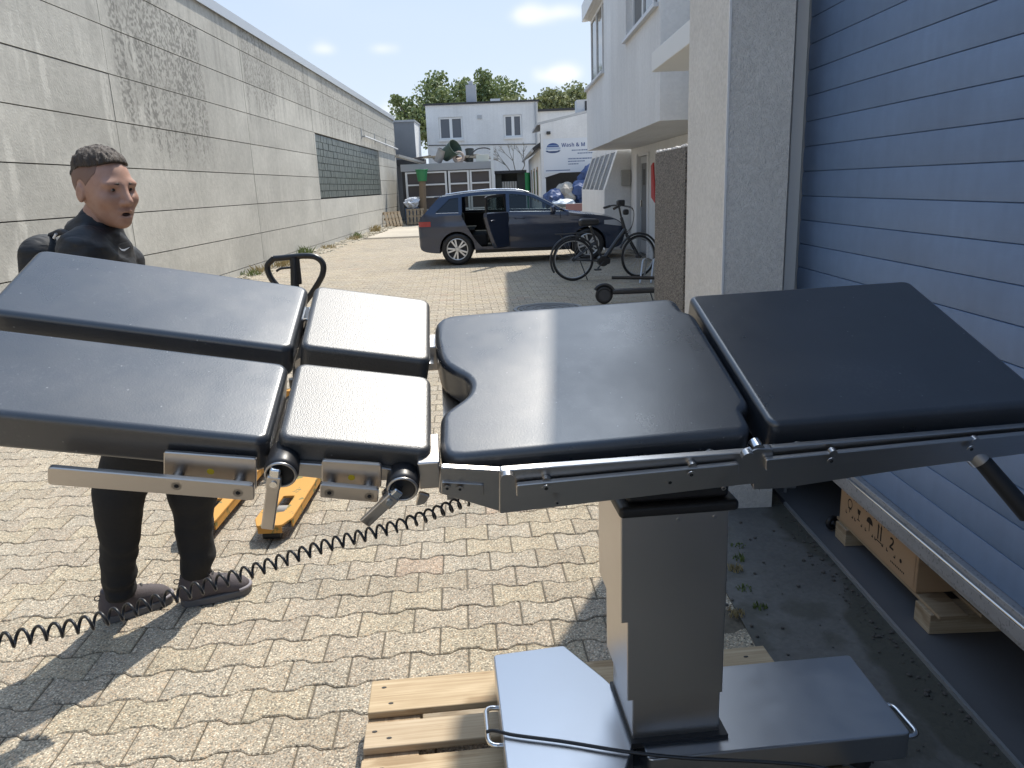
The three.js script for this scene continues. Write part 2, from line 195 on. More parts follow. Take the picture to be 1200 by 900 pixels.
// ================================================================ GROUND
struct('ground', [new THREE.PlaneGeometry(420, 420, 1, 1).rotateX(-Math.PI / 2).translate(0, -0.024, -60)], mGround, 'dusty sand-coloured ground beyond the paving', 'ground');
{
  const yard = new THREE.Group(); yard.name = 'paved_yard'; scene.add(yard); tag(yard, 'beige interlocking concrete pavers covering the yard', 'paving', null, 'structure');
  part('joint_sand', [box(-5.2, 3.0, -0.020, -0.0055, -27, 4)], mJoint, yard);
  const outline = (g) => { const w = 0.1 - g, a = 0.0825 - g, b = 0.0605 - g; return [[-w, -a], [-0.066, -a], [-0.034, -b], [0.034, -b], [0.066, -a], [w, -a], [w, a], [0.066, a], [0.034, b], [-0.034, b], [-0.066, a], [-w, a]]; };
  const mk = (i) => { const g = extr(outline(0.0060), 0.016, 0.0035).rotateX(-Math.PI / 2).translate(0, -0.0195, 0); return muv(g, i * 0.137 + 0.05, i * 0.311); };
  const geos = [...Array(9).keys()].map(mk);
  const r = rng(5), yaw = 0.055, cs = Math.cos(yaw), sn = Math.sin(yaw), list = [];
  for (let row = -190; row < 60; row++) for (let col = -60; col < 60; col++) {
    const a = (col + (row & 1) * 0.5) * 0.2, b = row * 0.143, x = a * cs + b * sn * 1 - 0.06, z = -a * sn + b * cs - 2.0;
    if (x < -5.08 || z > 3.5 || z < -26) continue; if (x > 2.9 || (x > 0.80 && z > -3.55) || (x > 1.3 && z > -4.3)) continue;
    const [px, py, d] = toPx(V3(x, 0, z)); const big = d > 0.3 && px > -20 && px < 720 && py > 520 && py < 925 ? 1 / d : 0;
    const t = r(), big2 = vn(x * 0.9 + 60, z * 0.9 + 60, 999, 999, 3), mi = t > 0.992 ? 4 : [5, 1, 7, 3, 0, 6, 2, 2][Math.floor(clamp(t * 0.6 + big2 * 0.55 - 0.07, 0, 0.999) * 8)];
    list.push({ x, z, mi, big, y: (r() - 0.5) * 0.003, rx: (r() - 0.5) * 0.012, rz: (r() - 0.5) * 0.012, g: Math.floor(r() * 9), flip: r() < 0.5 ? 0 : Math.PI });
  }
  list.sort((a, b) => b.big - a.big);
  const rest = list.splice(300);
  for (const q of list) { const o = new THREE.Mesh(geos[q.g], paverMats[q.mi]); o.name = 'paver'; o.position.set(q.x, q.y, q.z); o.rotation.set(q.rx, yaw + q.flip, q.rz); o.castShadow = o.receiveShadow = true; yard.add(o); }
  const im = new THREE.InstancedMesh(geos[0], paverMats[0], rest.length); im.name = 'remaining_pavers'; im.userData.kind = 'stuff'; im.castShadow = im.receiveShadow = true;
  const m4 = new THREE.Matrix4(), e = new THREE.Euler(), qn = new THREE.Quaternion(), one = V3(1, 1, 1);
  rest.forEach((q, i) => { e.set(q.rx, yaw + q.flip, q.rz); im.setMatrixAt(i, m4.compose(V3(q.x, q.y, q.z), qn.setFromEuler(e), one)); im.setColorAt(i, lin(...paverTints[q.mi])); });
  yard.add(im);
}
struct('concrete_apron', [box(0.80, 1.305, -0.02, 0.006, -3.44, 4)], mApron, 'weathered grey concrete strip along the roller door', 'pavement');
{ const g = []; const r = rng(12); for (let i = 0; i < 900; i++) { const side = r(), x = side < 0.55 ? 1.29 - Math.pow(r(), 2) * 0.09 : side < 0.75 ? 0.80 + (r() - .5) * .06 : 0.82 + r() * 0.46, z = -3.3 + r() * 2.6, s = 0.0015 + Math.pow(r(), 3) * 0.008; g.push(new THREE.IcosahedronGeometry(s, 0).scale(1, 0.6, 1).rotateY(r() * 6).translate(x, 0.007 + s * 0.3, z)); } const o = part('grit', g, M([0.09, 0.08, 0.07], 1), scene); tag(o, 'dark grit and crumbs on the concrete strip by the roller door', 'grit', null, 'stuff'); }

// ================================================================ INDUSTRIAL HALL on the left
{
  const X = -5.3, hall = thing('industrial_hall', 'long grey concrete-panel hall with stained wall and metal roof trim', 'building', [X - 6, 0, -16]);
  const at = new THREE.Matrix4().makeTranslation(6 - X, 0, 16);
  const o = { matrix: at };
  part('core_wall', [box(X - 12, X - 0.09, 0, 5.0, -40.7, 8)], mHallBack, hall, o);
  part('roof', [box(X - 12.1, X - 0.02, 5.0, 5.06, -40.8, 8.05)], M([0.3, 0.3, 0.3], .9), hall, o);
  const ys = [0.0, 0.14, 0.76, 1.38, 2.0, 2.62, 3.24, 3.86, 4.48, 5.0], r = rng(3);
  for (let c = 0; c < 9; c++) {
    const z1 = -11.28 + 5.88 * (3 - c), z0 = z1 - 5.88; 
    for (let i = 0; i < 9; i++) {
      const a = Math.max(z0, -40.7) + 0.008, b = Math.min(z1, 8) - 0.008; if (b - a < 0.2) continue;
      let parts = [[a, b]]; const y0 = ys[i] + 0.007, y1 = ys[i + 1] - 0.007, p = (r() - 0.5) * 0.006;
      if (i >= 3 && i <= 5 && z0 < -23 && z1 > -35.5) { parts = [[a, Math.min(b, -34.95)], [Math.max(a, -23.2), b]].filter(([s, t]) => t - s > 0.1); }
      for (const [s, t] of parts) part('concrete_panel', [box(X - 0.085, X + p, y0, y1, s, t)], mHall, hall, o);
    }
  }
  part('coping', [box(X - 0.2, X + 0.05, 5.06, 5.12, -40.85, 8.1), box(X + 0.03, X + 0.05, 4.93, 5.06, -40.85, 8.1)], mCoping, hall, o);
  // glass-brick strip window
  const g = []; for (let i = 0; i < 59; i++) for (let j = 0; j < 9; j++) g.push(box(X - 0.06, X - 0.03 + r() * 0.016, 1.42 + j * 0.2, 1.605 + j * 0.2, -34.9 + i * 0.198, -34.72 + i * 0.198));
  part('glass_bricks', g, P([0.15, 0.17, 0.16], 0.3), hall, { matrix: at, kind: 'stuff' });
  const pg = [cyl([X + 0.12, 3.6, -31], [X + 0.12, 3.55, -40.6], 0.035)], bk = []; for (const z of [-31, -34.2, -37.4, -40.4]) { bk.push([box(X, X + 0.13, 3.56, 3.62, z - 0.03, z + 0.03), box(X + 0.002, X + 0.022, 3.5, 3.9, z - 0.05, z + 0.05)]); }
  const pipe = part('wall_pipe', pg, M([0.6, 0.6, 0.6], .5), hall, o); for (const b of bk) part('bracket', b, mGreyMetal, pipe, o);
}
{ // rubble and dry soil along the foot of the hall
  const g = [], r = rng(8); for (let i = 0; i < 2600; i++) { const s = 0.01 + Math.pow(r(), 4) * 0.07, z = -40 + r() * 30; g.push(new THREE.IcosahedronGeometry(s, 0).scale(1, 0.6, 1).rotateY(r() * 6).translate(-5.28 + Math.pow(r(), 1.7) * 0.55, s * 0.2 - 0.015, z)); }
  tag(part('gravel', g, M([0.40, 0.36, 0.28], 1), scene), 'loose rubble and dry soil along the foot of the concrete hall', 'gravel', null, 'stuff');
}
function tuft(name, pos, n, h, spread, m, label, group, seed) {
  const r = rng(seed), p = [], idx = []; for (let i = 0; i < n; i++) { const a = r() * 6.28, d = Math.sqrt(r()) * spread, x = Math.cos(a) * d, z = Math.sin(a) * d, t = r() * 6.28, hh = h * (0.4 + 0.6 * r()), w = 0.004 + 0.01 * h, lean = (0.2 + r()) * hh * 0.6; const dx = Math.cos(t), dz = Math.sin(t); p.push(x - dz * w, 0, z + dx * w, x + dz * w, 0, z - dx * w, x + dx * lean * .4 - dz * w * .7, hh * .6, z + dz * lean * .4 + dx * w * .7, x + dx * lean * .4 - dz * w * .7, hh * .6, z + dz * lean * .4 + dx * w * .7, x + dz * w, 0, z - dx * w, x + dx * lean, hh, z + dz * lean); }
  const g = new THREE.BufferGeometry(); g.setAttribute('position', new THREE.Float32BufferAttribute(p, 3)); g.computeVertexNormals();
  const o = part(name, [g], m, scene); o.position.set(...pos); return tag(o, label, 'weed', group);
}
const mWeed = P([0.12, 0.16, 0.04], 0.9, { transmission: 0.25, thickness: 0 }), mDry = P([0.34, 0.27, 0.13], 0.9, { transmission: 0.25, thickness: 0 });
[[865, 640], [867, 655], [862, 668], [872, 690], [890, 712], [862, 720]].forEach(([x, y], i) => { const p = onY(x, y, 0.005); tuft('weed', [p.x, 0.004, p.z], 34, 0.016 + (i % 3) * 0.008, 0.03, i % 3 === 2 ? mDry : mWeed, 'small weed growing in the joint beside the concrete strip', 'weeds in the joint by the concrete strip', 40 + i); });
[-15.6, -16.1, -17.4, -20, -22.5, -26, -27.2, -31, -36].forEach((z, i) => tuft('wall_weed', [-5.12 + (i % 3) * 0.06, -0.01, z], 90, 0.16 + (i % 4) * 0.05, 0.22, i % 3 ? mDry : mWeed, 'dry weed tuft at the foot of the concrete hall', 'weeds along the hall', 60 + i));

// ================================================================ WAREHOUSE with roller door on the right
{
  const wh = thing('warehouse', 'rough-plastered warehouse with raised blue roller door', 'building', [2.5, 0, 0]);
  const o = { matrix: new THREE.Matrix4().makeTranslation(-2.5, 0, 0) };
  part('pillar', [extr(roundPoly([[0.965, 3.42], [1.235, 3.42], [1.235, 4.14], [0.965, 4.14]], [0.012, 0, 0, 0.012]), 4.3).rotateX(-Math.PI / 2)], mPlaster, wh, o);
  part('corner_bead', [box(0.961, 0.970, 0.02, 4.3, -3.424, -3.415)], mFrame, wh, o);
  part('wall', [box(1.235, 6.4, 0, 4.3, -4.14, -3.80), box(1.235, 1.40, 0, 4.3, -3.80, -3.735), box(6.1, 6.4, 0, 4.3, -3.8, 4.2), box(1.40, 6.1, 0, 4.3, 3.9, 4.2), box(1.34, 1.46, 3.4, 4.3, -3.8, 3.9), box(1.0, 1.40, 0, 4.3, 3.7, 4.2)], mPlaster, wh, o);
  part('roof', [box(0.93, 6.5, 4.3, 4.42, -4.16, 4.3)], M([0.3, 0.3, 0.3], 0.9), wh, o);
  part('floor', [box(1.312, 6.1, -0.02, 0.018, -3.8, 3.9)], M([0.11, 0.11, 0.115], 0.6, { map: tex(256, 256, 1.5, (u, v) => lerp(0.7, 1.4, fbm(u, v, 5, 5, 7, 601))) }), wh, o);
  part('threshold', [box(1.300, 1.311, -0.02, 0.021, -3.44, 3.9)], mGreyMetal, wh, o);
  const fr = part('door_frame', [rbox(1.312, 1.42, 0.02, 3.4, -3.733, -3.615, 0.004)], mDoorFrame, wh, o);
  part('guide_channel', [box(1.362, 1.42, 0.02, 3.4, -3.6145, -3.602)], mGreyMetal, fr, o);
  const door = part('roller_door', [box(1.378, 1.39, 0.33, 3.4, -3.6, 3.6)], mSlat, wh, o);
  // each slat: a slightly bowed section with a groove below it
  const prof = []; for (let i = 0; i <= 8; i++) { const t = i / 8; prof.push([0.0015 + 0.1025 * t, 0.012 - 0.0035 * Math.pow(Math.abs(t * 2 - 1), 2.2)]); }
  const sec = [[0, 0], [0, 0.005], ...prof, [0.1055, 0.005], [0.1055, 0]];
  const sg = extr(sec.map(([y, x]) => [-x, y]), 7.2).translate(1.378, 0, -3.6);
  for (let k = 0; k < 28; k++) { const s = sg.clone().translate(0, 0.385 + k * 0.107, 0); part('slat', [s], mSlat, door, { ...o, ox: k * 0.37, oy: k * .21 }); }
  part('bottom_bar', [rbox(1.333, 1.38, 0.312, 0.358, -3.6, 3.6, 0.004), rbox(1.345, 1.39, 0.3585, 0.384, -3.6, 3.6, 0.004), box(1.340, 1.375, 0.298, 0.3118, -3.6, 3.6)], mBar, door, o);
  part('hinge_strip', [cyl([1.339, 0.36, -3.6], [1.339, 0.36, 3.6], 0.006)], mChrome, door, o);
  part('door_rail', [cyl([1.35, 0.02, -3.56], [1.35, 0.33, -3.56], 0.008)], mGreyMetal, wh, o);
}
{ // low wall of exposed aggregate behind the pillar
  const g = [box(0.957, 1.16, 0, 1.71, -4.945, -4.143)], cap = []; const r = rng(22); for (let i = 0; i < 240; i++) { const s = 0.006 + r() * 0.012; cap.push(new THREE.IcosahedronGeometry(s, 0).rotateX(r() * 3).translate(0.962 + r() * 0.19, 1.71 + s * 0.2, -4.94 + r() * 0.79)); }
  const w = thing('aggregate_wall', 'short dark wall of exposed aggregate beside the plastered pillar', 'wall', [1.06, 0, -4.5]); const o = { matrix: new THREE.Matrix4().makeTranslation(-1.06, 0, 4.5) };
  part('wall_body', g, mAgg, w, o); part('pebble_top', cap, M([0.5, 0.48, 0.45], 0.8), w, o);
}
// ---- cardboard box on a small pallet inside the half-open door
{
  const p = thing('small_pallet', 'small pale wooden pallet under the cardboard box', 'pallet', [1.62, 0.018, -2.66]); const o = { matrix: new THREE.Matrix4().makeTranslation(-1.62, -0.018, 2.66) };
  for (const z of [-3.06, -2.40]) part('runner', [rbox(1.388, 1.83, 0.019, 0.092, z, z + 0.10, 0.003)], mWood[1], p, o);
  for (const x of [1.40, 1.54, 1.70]) part('deck_board', [rbox(x, x + 0.10, 0.0925, 0.105, -3.08, -2.27, 0.002)], mWood[2], p, o);
  const c = document.createElement('canvas'); c.width = 1024; c.height = 256; const k = c.getContext('2d'); k.fillStyle = '#ffffff'; k.fillRect(0, 0, 1024, 256); k.fillStyle = '#3a3028'; k.strokeStyle = '#3a3028'; k.lineWidth = 9;
  const fr = (x, y, w, h) => { for (const [a, b, sx, sy] of [[x, y, 1, 1], [x + w, y, -1, 1], [x, y + h, 1, -1], [x + w, y + h, -1, -1]]) { k.beginPath(); k.moveTo(a + 18 * sx, b); k.lineTo(a, b); k.lineTo(a, b + 18 * sy); k.stroke(); } };
  [80, 220, 380, 520, 680].forEach((x) => fr(x, 30, 110, 150));
  k.beginPath(); k.arc(135, 95, 32, 0, 6.3); k.stroke(); k.beginPath(); k.moveTo(110, 130); k.lineTo(160, 130); k.moveTo(135, 128); k.lineTo(135, 160); k.stroke();
  k.beginPath(); k.moveTo(250, 80); k.lineTo(300, 80); k.lineTo(290, 115); k.lineTo(260, 115); k.fill(); k.fillRect(270, 115, 8, 40); k.fillRect(255, 152, 40, 8);
  k.beginPath(); k.arc(435, 110, 45, Math.PI, 0); k.fill(); k.fillRect(430, 110, 9, 55);
  k.fillRect(550, 60, 16, 100); k.fillRect(588, 60, 16, 100); k.fillRect(535, 168, 84, 8); k.beginPath(); k.moveTo(545, 75); k.lineTo(558, 45); k.lineTo(571, 75); k.fill(); k.beginPath(); k.moveTo(583, 75); k.lineTo(596, 45); k.lineTo(609, 75); k.fill();
  k.font = 'bold 110px sans-serif'; k.fillText('2', 708, 145); k.font = '24px sans-serif'; k.beginPath(); k.arc(860, 165, 14, 0, 6.3); k.fill();
  for (let i = 0; i < 9; i++) k.fillRect(740 + i * 20, 218, 13, 12);
  const ct = new THREE.CanvasTexture(c); ct.colorSpace = THREE.SRGBColorSpace;
  const b = thing('cardboard_box', 'brown cardboard box with printed handling symbols under the roller door', 'box', [1.62, 0.1055, -2.74]); const m = { matrix: new THREE.Matrix4().makeTranslation(-1.62, -0.1055, 2.74) };
  const mC = M([0.42, 0.27, 0.155], 0.85, { map: tex(256, 256, 0.5, (u, v) => lerp(0.85, 1.12, fbm(u, v, 4, 50, 4, 701))) });
  part('carton', [rbox(1.397, 1.82, 0.106, 0.56, -3.05, -2.42, 0.004)], mC, b, m);
  part('flap_tape', [box(1.60, 1.65, 0.20, 0.562, -2.42, -2.4185)], M([0.42, 0.3, 0.18], .4), b, m);
  const pg = new THREE.PlaneGeometry(0.60, 0.15).rotateY(-Math.PI / 2).translate(1.3955, 0.195, -2.735);
  part('printed_symbols', [pg], M([0.42, 0.27, 0.155], 0.85, { map: ct }), b, { ...m, keepUV: true });
  solo('rubber_wheel', [new THREE.TorusGeometry(0.022, 0.012, 8, 20).rotateY(0.3).translate(1.40, 0.055, -3.12)], mRubber, 'small black rubber wheel beside the cardboard box', 'wheel');
}

// ================================================================ WHITE HOUSE on the right with overhanging bay
{
  const h = thing('white_house', 'white plastered house with overhanging upper bay and canopy', 'building', [4.5, 0, -13]); const o = { matrix: new THREE.Matrix4().makeTranslation(-4.5, 0, 13) };
  part('ground_floor_wall', [box(2.97, 9, 0, 2.24, -18.2, -17.3), box(2.97, 9, 0, 2.24, -16.1, -9.0), box(2.97, 9, 2.05, 2.24, -17.3, -16.1)], mWhite2, h, o);
  part('upper_wall', [box(1.95, 9, 2.245, 3.55, -14.1, -9.82), box(1.95, 9, 5.0, 7.05, -14.1, -9.82), box(1.95, 9, 3.55, 5.0, -9.98, -9.82), box(1.95, 9, 3.55, 5.0, -14.1, -12.45), box(2.3, 9, 3.55, 5.0, -12.45, -9.98)], mWhite, h, o);
  part('upper_end_wall', [box(1.975, 9, 2.245, 3.50, -18.2, -14.11), box(1.975, 9, 4.95, 7.05, -18.2, -14.11), box(1.975, 9, 3.5, 4.95, -15.2, -14.11), box(2.3, 9, 3.5, 4.95, -18.2, -15.21)], mWhite2, h, o);
  part('roof', [box(1.90, 9.1, 7.05, 7.26, -18.25, -9.77)], M([.3, .3, .3], .9), h, o);
  const win = (z0, z1, y0, y1, x, n) => { const w = part('window', [box(x + 0.1, x + 0.16, y0, y0 + 0.06, z0, z1), box(x + 0.1, x + 0.16, y1 - 0.06, y1, z0, z1), ...[...Array(n + 1).keys()].map((i) => { const z = lerp(z0 + 0.03, z1 - 0.03, i / n); return box(x + 0.098, x + 0.162, y0, y1, z - 0.035, z + 0.035); })], mFrame, h, o); for (let i = 0; i < n; i++) part('pane', [box(x + 0.12, x + 0.13, y0 + 0.05, y1 - 0.05, lerp(z0, z1, i / n) + 0.06, lerp(z0, z1, (i + 1) / n) - 0.06)], mGlassDark, w, o); part('sill', [box(x - 0.06, x + 0.1, y0 - 0.05, y0 - 0.003, z0 - 0.03, z1 + 0.03)], mSill, w, o); };
  win(-12.44, -9.99, 3.6, 4.99, 1.95, 3); win(-18.15, -15.22, 3.55, 4.94, 1.975, 3);
  part('shutter_box', [box(1.90, 2.0, 4.96, 5.3, -18.3, -15.1)], mFrame, h, o);
  part('canopy', [rbox(1.70, 3.6, 2.70, 2.90, -9.05, -6.3, 0.01)], M([0.72, 0.72, 0.70], 0.7), h, o);
  part('canopy_wall', [box(2.3, 9, 0, 7.05, -9.815, -9.0)], mWhite, h, o);
  const d = part('door', [box(3.02, 3.06, 0.02, 2.04, -17.29, -16.11)], M([0.42, 0.43, 0.44], 0.5), h, o); part('handle', [cyl([3.0, 1.0, -17.1], [3.0, 1.14, -17.1], 0.012)], mChrome, d, o);
  part('door_window', [box(3.012, 3.018, 0.3, 1.9, -17.1, -16.3)], mGlassDark, d, o);
  part('door_surround', [box(2.94, 2.968, 0, 2.1, -16.1, -15.98), box(2.94, 2.968, 0, 2.1, -17.42, -17.3)], mFrame, h, o);
  part('meter_box', [rbox(2.74, 2.95, 1.45, 1.80, -18.245, -18.13, 0.01)], M([0.35, 0.34, 0.31], 0.6), h, o);
  // winter garden with sloped glazing beyond the bay
  part('winter_garden_wall', [extr([[2.36, 0], [5, 0], [5, 2.28], [2.68, 2.28], [2.36, 1.37]], 0.15).translate(0, 0, -18.40), box(2.36, 2.5, 0, 1.36, -23.4, -18.4), box(2.68, 5, 2.22, 2.4, -23.4, -18.41)], mWhite2, h, o);
  const gl = part('sloped_glazing', [extr([[2.375, 1.37], [2.70, 2.27], [2.73, 2.27], [2.405, 1.37]], 4.9).translate(0, 0, -23.35)], P([0.05, 0.055, 0.06], 0.25, { specularIntensity: 0.4 }), h, o);
  for (let i = 0; i <= 5; i++) part('glazing_bar', [extr([[2.35, 1.36], [2.68, 2.29], [2.71, 2.29], [2.38, 1.36]], 0.06).translate(0, 0, -23.38 + i * 0.98)], mFrame, gl, o);
}
solo('red_banner', [extr([[0, 0], [0.25, 0.75], [0.42, 0.7], [0.38, 0.1]], 0.02, 0.004).rotateY(Math.PI/2).translate(2.94, 1.12, -15.2)], M([0.55, 0.06, 0.06], 0.7), 'red pointed banner hanging on the white house wall', 'banner');

// ================================================================ EURO PALLET under the table
const YAW = 0.0788;
{
  const c = [0.186, 0, -1.645], p = thing('euro_pallet', 'wooden transport pallet under the operating table base', 'pallet', c, 0.0815);
  const dz = [[-0.4, -0.255, 0], [-0.2125, -0.1125, 1], [-0.0725, 0.0725, 0], [0.1125, 0.2125, 1], [0.255, 0.4, 2]], r = rng(90);
  dz.forEach(([a, b, m], i) => { const bd = part('deck_board', [rbox(-0.6, 0.6, 0.122, 0.144, a, b, 0.004)], mWood[m], p, { ox: r() * 2, oy: r() }); for (const x of [-0.55, -0.02, 0.53]) for (let k = 0; k < 2; k++) { const nx = x + (r() - .5) * 0.05, nz = lerp(a, b, k ? 0.75 : 0.28) + (r() - .5) * .02; part('nail', [new THREE.CylinderGeometry(0.005, 0.005, 0.002, 7).scale(1.5, 1, 0.8).translate(nx, 0.1442, nz)], mNail, bd); } });
  for (const x of [-0.6, -0.0725, 0.455]) part('stringer_board', [rbox(x, x + 0.145, 0.1, 0.1215, -0.4, 0.4, 0.003)], mWood[2], p, { swap: true });
  for (const x of [-0.6, -0.0725, 0.455]) for (const z of [-0.4, -0.0725, 0.3]) part('block', [rbox(x, x + 0.145, 0.0225, 0.0995, z, z + (z === -0.0725 ? 0.145 : 0.1), 0.003)], mWoodGrey, p, { ox: x * 3, oy: z });
  for (const z of [-0.4, -0.0725, 0.3]) part('bottom_board', [rbox(-0.6, 0.6, 0.001, 0.022, z, z + (z === -0.0725 ? 0.145 : 0.1), 0.003)], mWoodGrey, p);
}

// ================================================================ OPERATING TABLE
const TU = V3(0.9969, 0, -0.0787), TC = V3(-0.0743, 0.3305, -0.9409), TN = V3(0.026, 0.9438, 0.3295);
TC.addScaledVector(TU, -TC.dot(TU)).normalize(); TU.normalize(); TN.crossVectors(TC.clone().negate(), TU).normalize();
const topM = new THREE.Matrix4().makeBasis(TU, TN, TC.clone().negate()).setPosition(EYE);
const TPOS = [0.36, 0.144, -1.64];
const table = thing('operating_table', 'black padded operating table on a stainless steel column and base', 'operating table', TPOS, YAW);
table.updateMatrixWorld(true);
const toTable = table.matrixWorld.clone().invert();
const rotZ = (a) => new THREE.Matrix4().makeRotationZ(a), rotX = (a) => new THREE.Matrix4().makeRotationX(a), tr = (x, y, z) => new THREE.Matrix4().makeTranslation(x, y, z);
const mul = (...m) => m.reduce((a, b) => a.clone().multiply(b));
const OV = 1.0747;
const sec = { L: [-0.8391, -0.6706, -0.215, 0.5271], M: [-0.2841, -0.7841, -0.2012, 0.2366], S: [-0.0085, -0.8644, 0.0284, 0.5461], B: [0.5981, -0.8419, 0.0189, 0.5115] };
const secM = (k) => { const [u, n, a] = sec[k]; return mul(toTable, topM, tr(u, n, 0), rotZ(a), ...('LM'.includes(k) ? [tr(0, 0, -(OV + 0.26)), rotX(0.0291), tr(0, 0, OV + 0.26)] : [])); };
const inTop = mul(toTable, topM), inWorld = toTable;
function padGeo(pts, t, b) { return extr(pts, t - 2 * b, b, [], 5).rotateX(-Math.PI / 2).translate(0, -(t - b), 0); }
const pad = (name, k, pts, t, b, m, oy, label) => { let q = padGeo(pts, t, b); q.deleteAttribute('uv'); q.deleteAttribute('normal'); q = mergeVertices(q, 1e-5); q.computeVertexNormals(); const g = muv(q, oy, oy * 1.7); return part(name, [g], m, table, { matrix: secM(k), keepUV: true, label }); };
const rect = (x0, x1, v0, v1, r = 0.012) => roundPoly([[x0, v0], [x1, v0], [x1, v1], [x0, v1]], r);
pad('leg_pad', 'L', rect(-0.004, 0.531, OV - 0.004, OV + 0.2094), 0.075, 0.013, mPad, 0.2); pad('leg_pad', 'L', rect(-0.004, 0.531, OV + 0.2844, OV + 0.524), 0.075, 0.013, mPad, 0.7);
pad('thigh_pad', 'M', rect(0.002, 0.2396, OV - 0.003, OV + 0.2084), 0.075, 0.012, mPadGrain, 0.3, 'grained black thigh pad glaring in the sun'); pad('thigh_pad', 'M', rect(0.002, 0.2396, OV + 0.2854, OV + 0.523), 0.075, 0.012, mPadGrain, 0.85, 'grained black thigh pad glaring in the sun');
{
  const o = OV + 0.0138, w = 0.4916; const s = [];
  s.push(...roundPoly([[-0.002, w], [-0.002, w - 0.02]], 0).slice(0, 0));
  const raw = [[-0.004, -0.005], [0.538, -0.005], [0.540, 0.050], [0.561, 0.070], [0.561, w - 0.073], [0.540, w - 0.053], [0.538, w + 0.005], [-0.004, w + 0.005], [-0.006, w - 0.10], [0.002, 0.315], [0.026, 0.278], [0.054, 0.248], [0.064, 0.212], [0.054, 0.168], [0.024, 0.136], [0.0, 0.112]];
  const pts = roundPoly(raw, [0.03, 0.015, 0.008, 0.012, 0.012, 0.008, 0.015, 0.04, 0.02, 0.03, 0.03, 0.03, 0.03, 0.03, 0.03, 0.02], 4).map(([x, v]) => [x, v + o]);
  pad('seat_pad', 'S', pts, 0.085, 0.016, mPad, 0.1, 'seat pad with a curved cutout');
  pad('back_pad', 'B', rect(-0.012, 0.5135, o - 0.002, o + w + 0.002, 0.012), 0.080, 0.011, mPad, 0.4);
}
// --- steel side hardware, drawn as plates in the table's own side plane
const inPlane = (px, py, V) => { const r = ray(px, py), k = V / r.dot(TC); return [r.dot(TU) * k, r.dot(TN) * k]; };
function plate(name, poly, V, th, m, opt = {}) { const g = extr(roundPoly(poly.map(([x, y]) => inPlane(x, y, V)), opt.r ?? 0.003, 3), th - 0.003, 0.0015).translate(0, 0, -V - th + 0.003); return part(name, [g], m, opt.parent ?? table, { matrix: inTop, label: opt.label }); }
function disc(name, px, py, V, r, h, m, parent = table, seg = 20) { const [u, n] = inPlane(px, py, V); const g = [new THREE.CylinderGeometry(r, r, h, seg).rotateX(Math.PI / 2).translate(u, n, -V + h / 2)]; return part(name, g, m, parent, { matrix: inTop }); }
const bolt = (px, py, V, parent, r = 0.0085) => { const b = disc('bolt', px, py, V, r * 0.9, 0.0015, mSteelDark, parent); const [u, n] = inPlane(px, py, V); part('socket', [new THREE.CylinderGeometry(r * 0.42, r * 0.42, 0.0008, 6).rotateX(Math.PI / 2).translate(u, n, -V + 0.0018)], mBlackGap, b, { matrix: inTop }); };
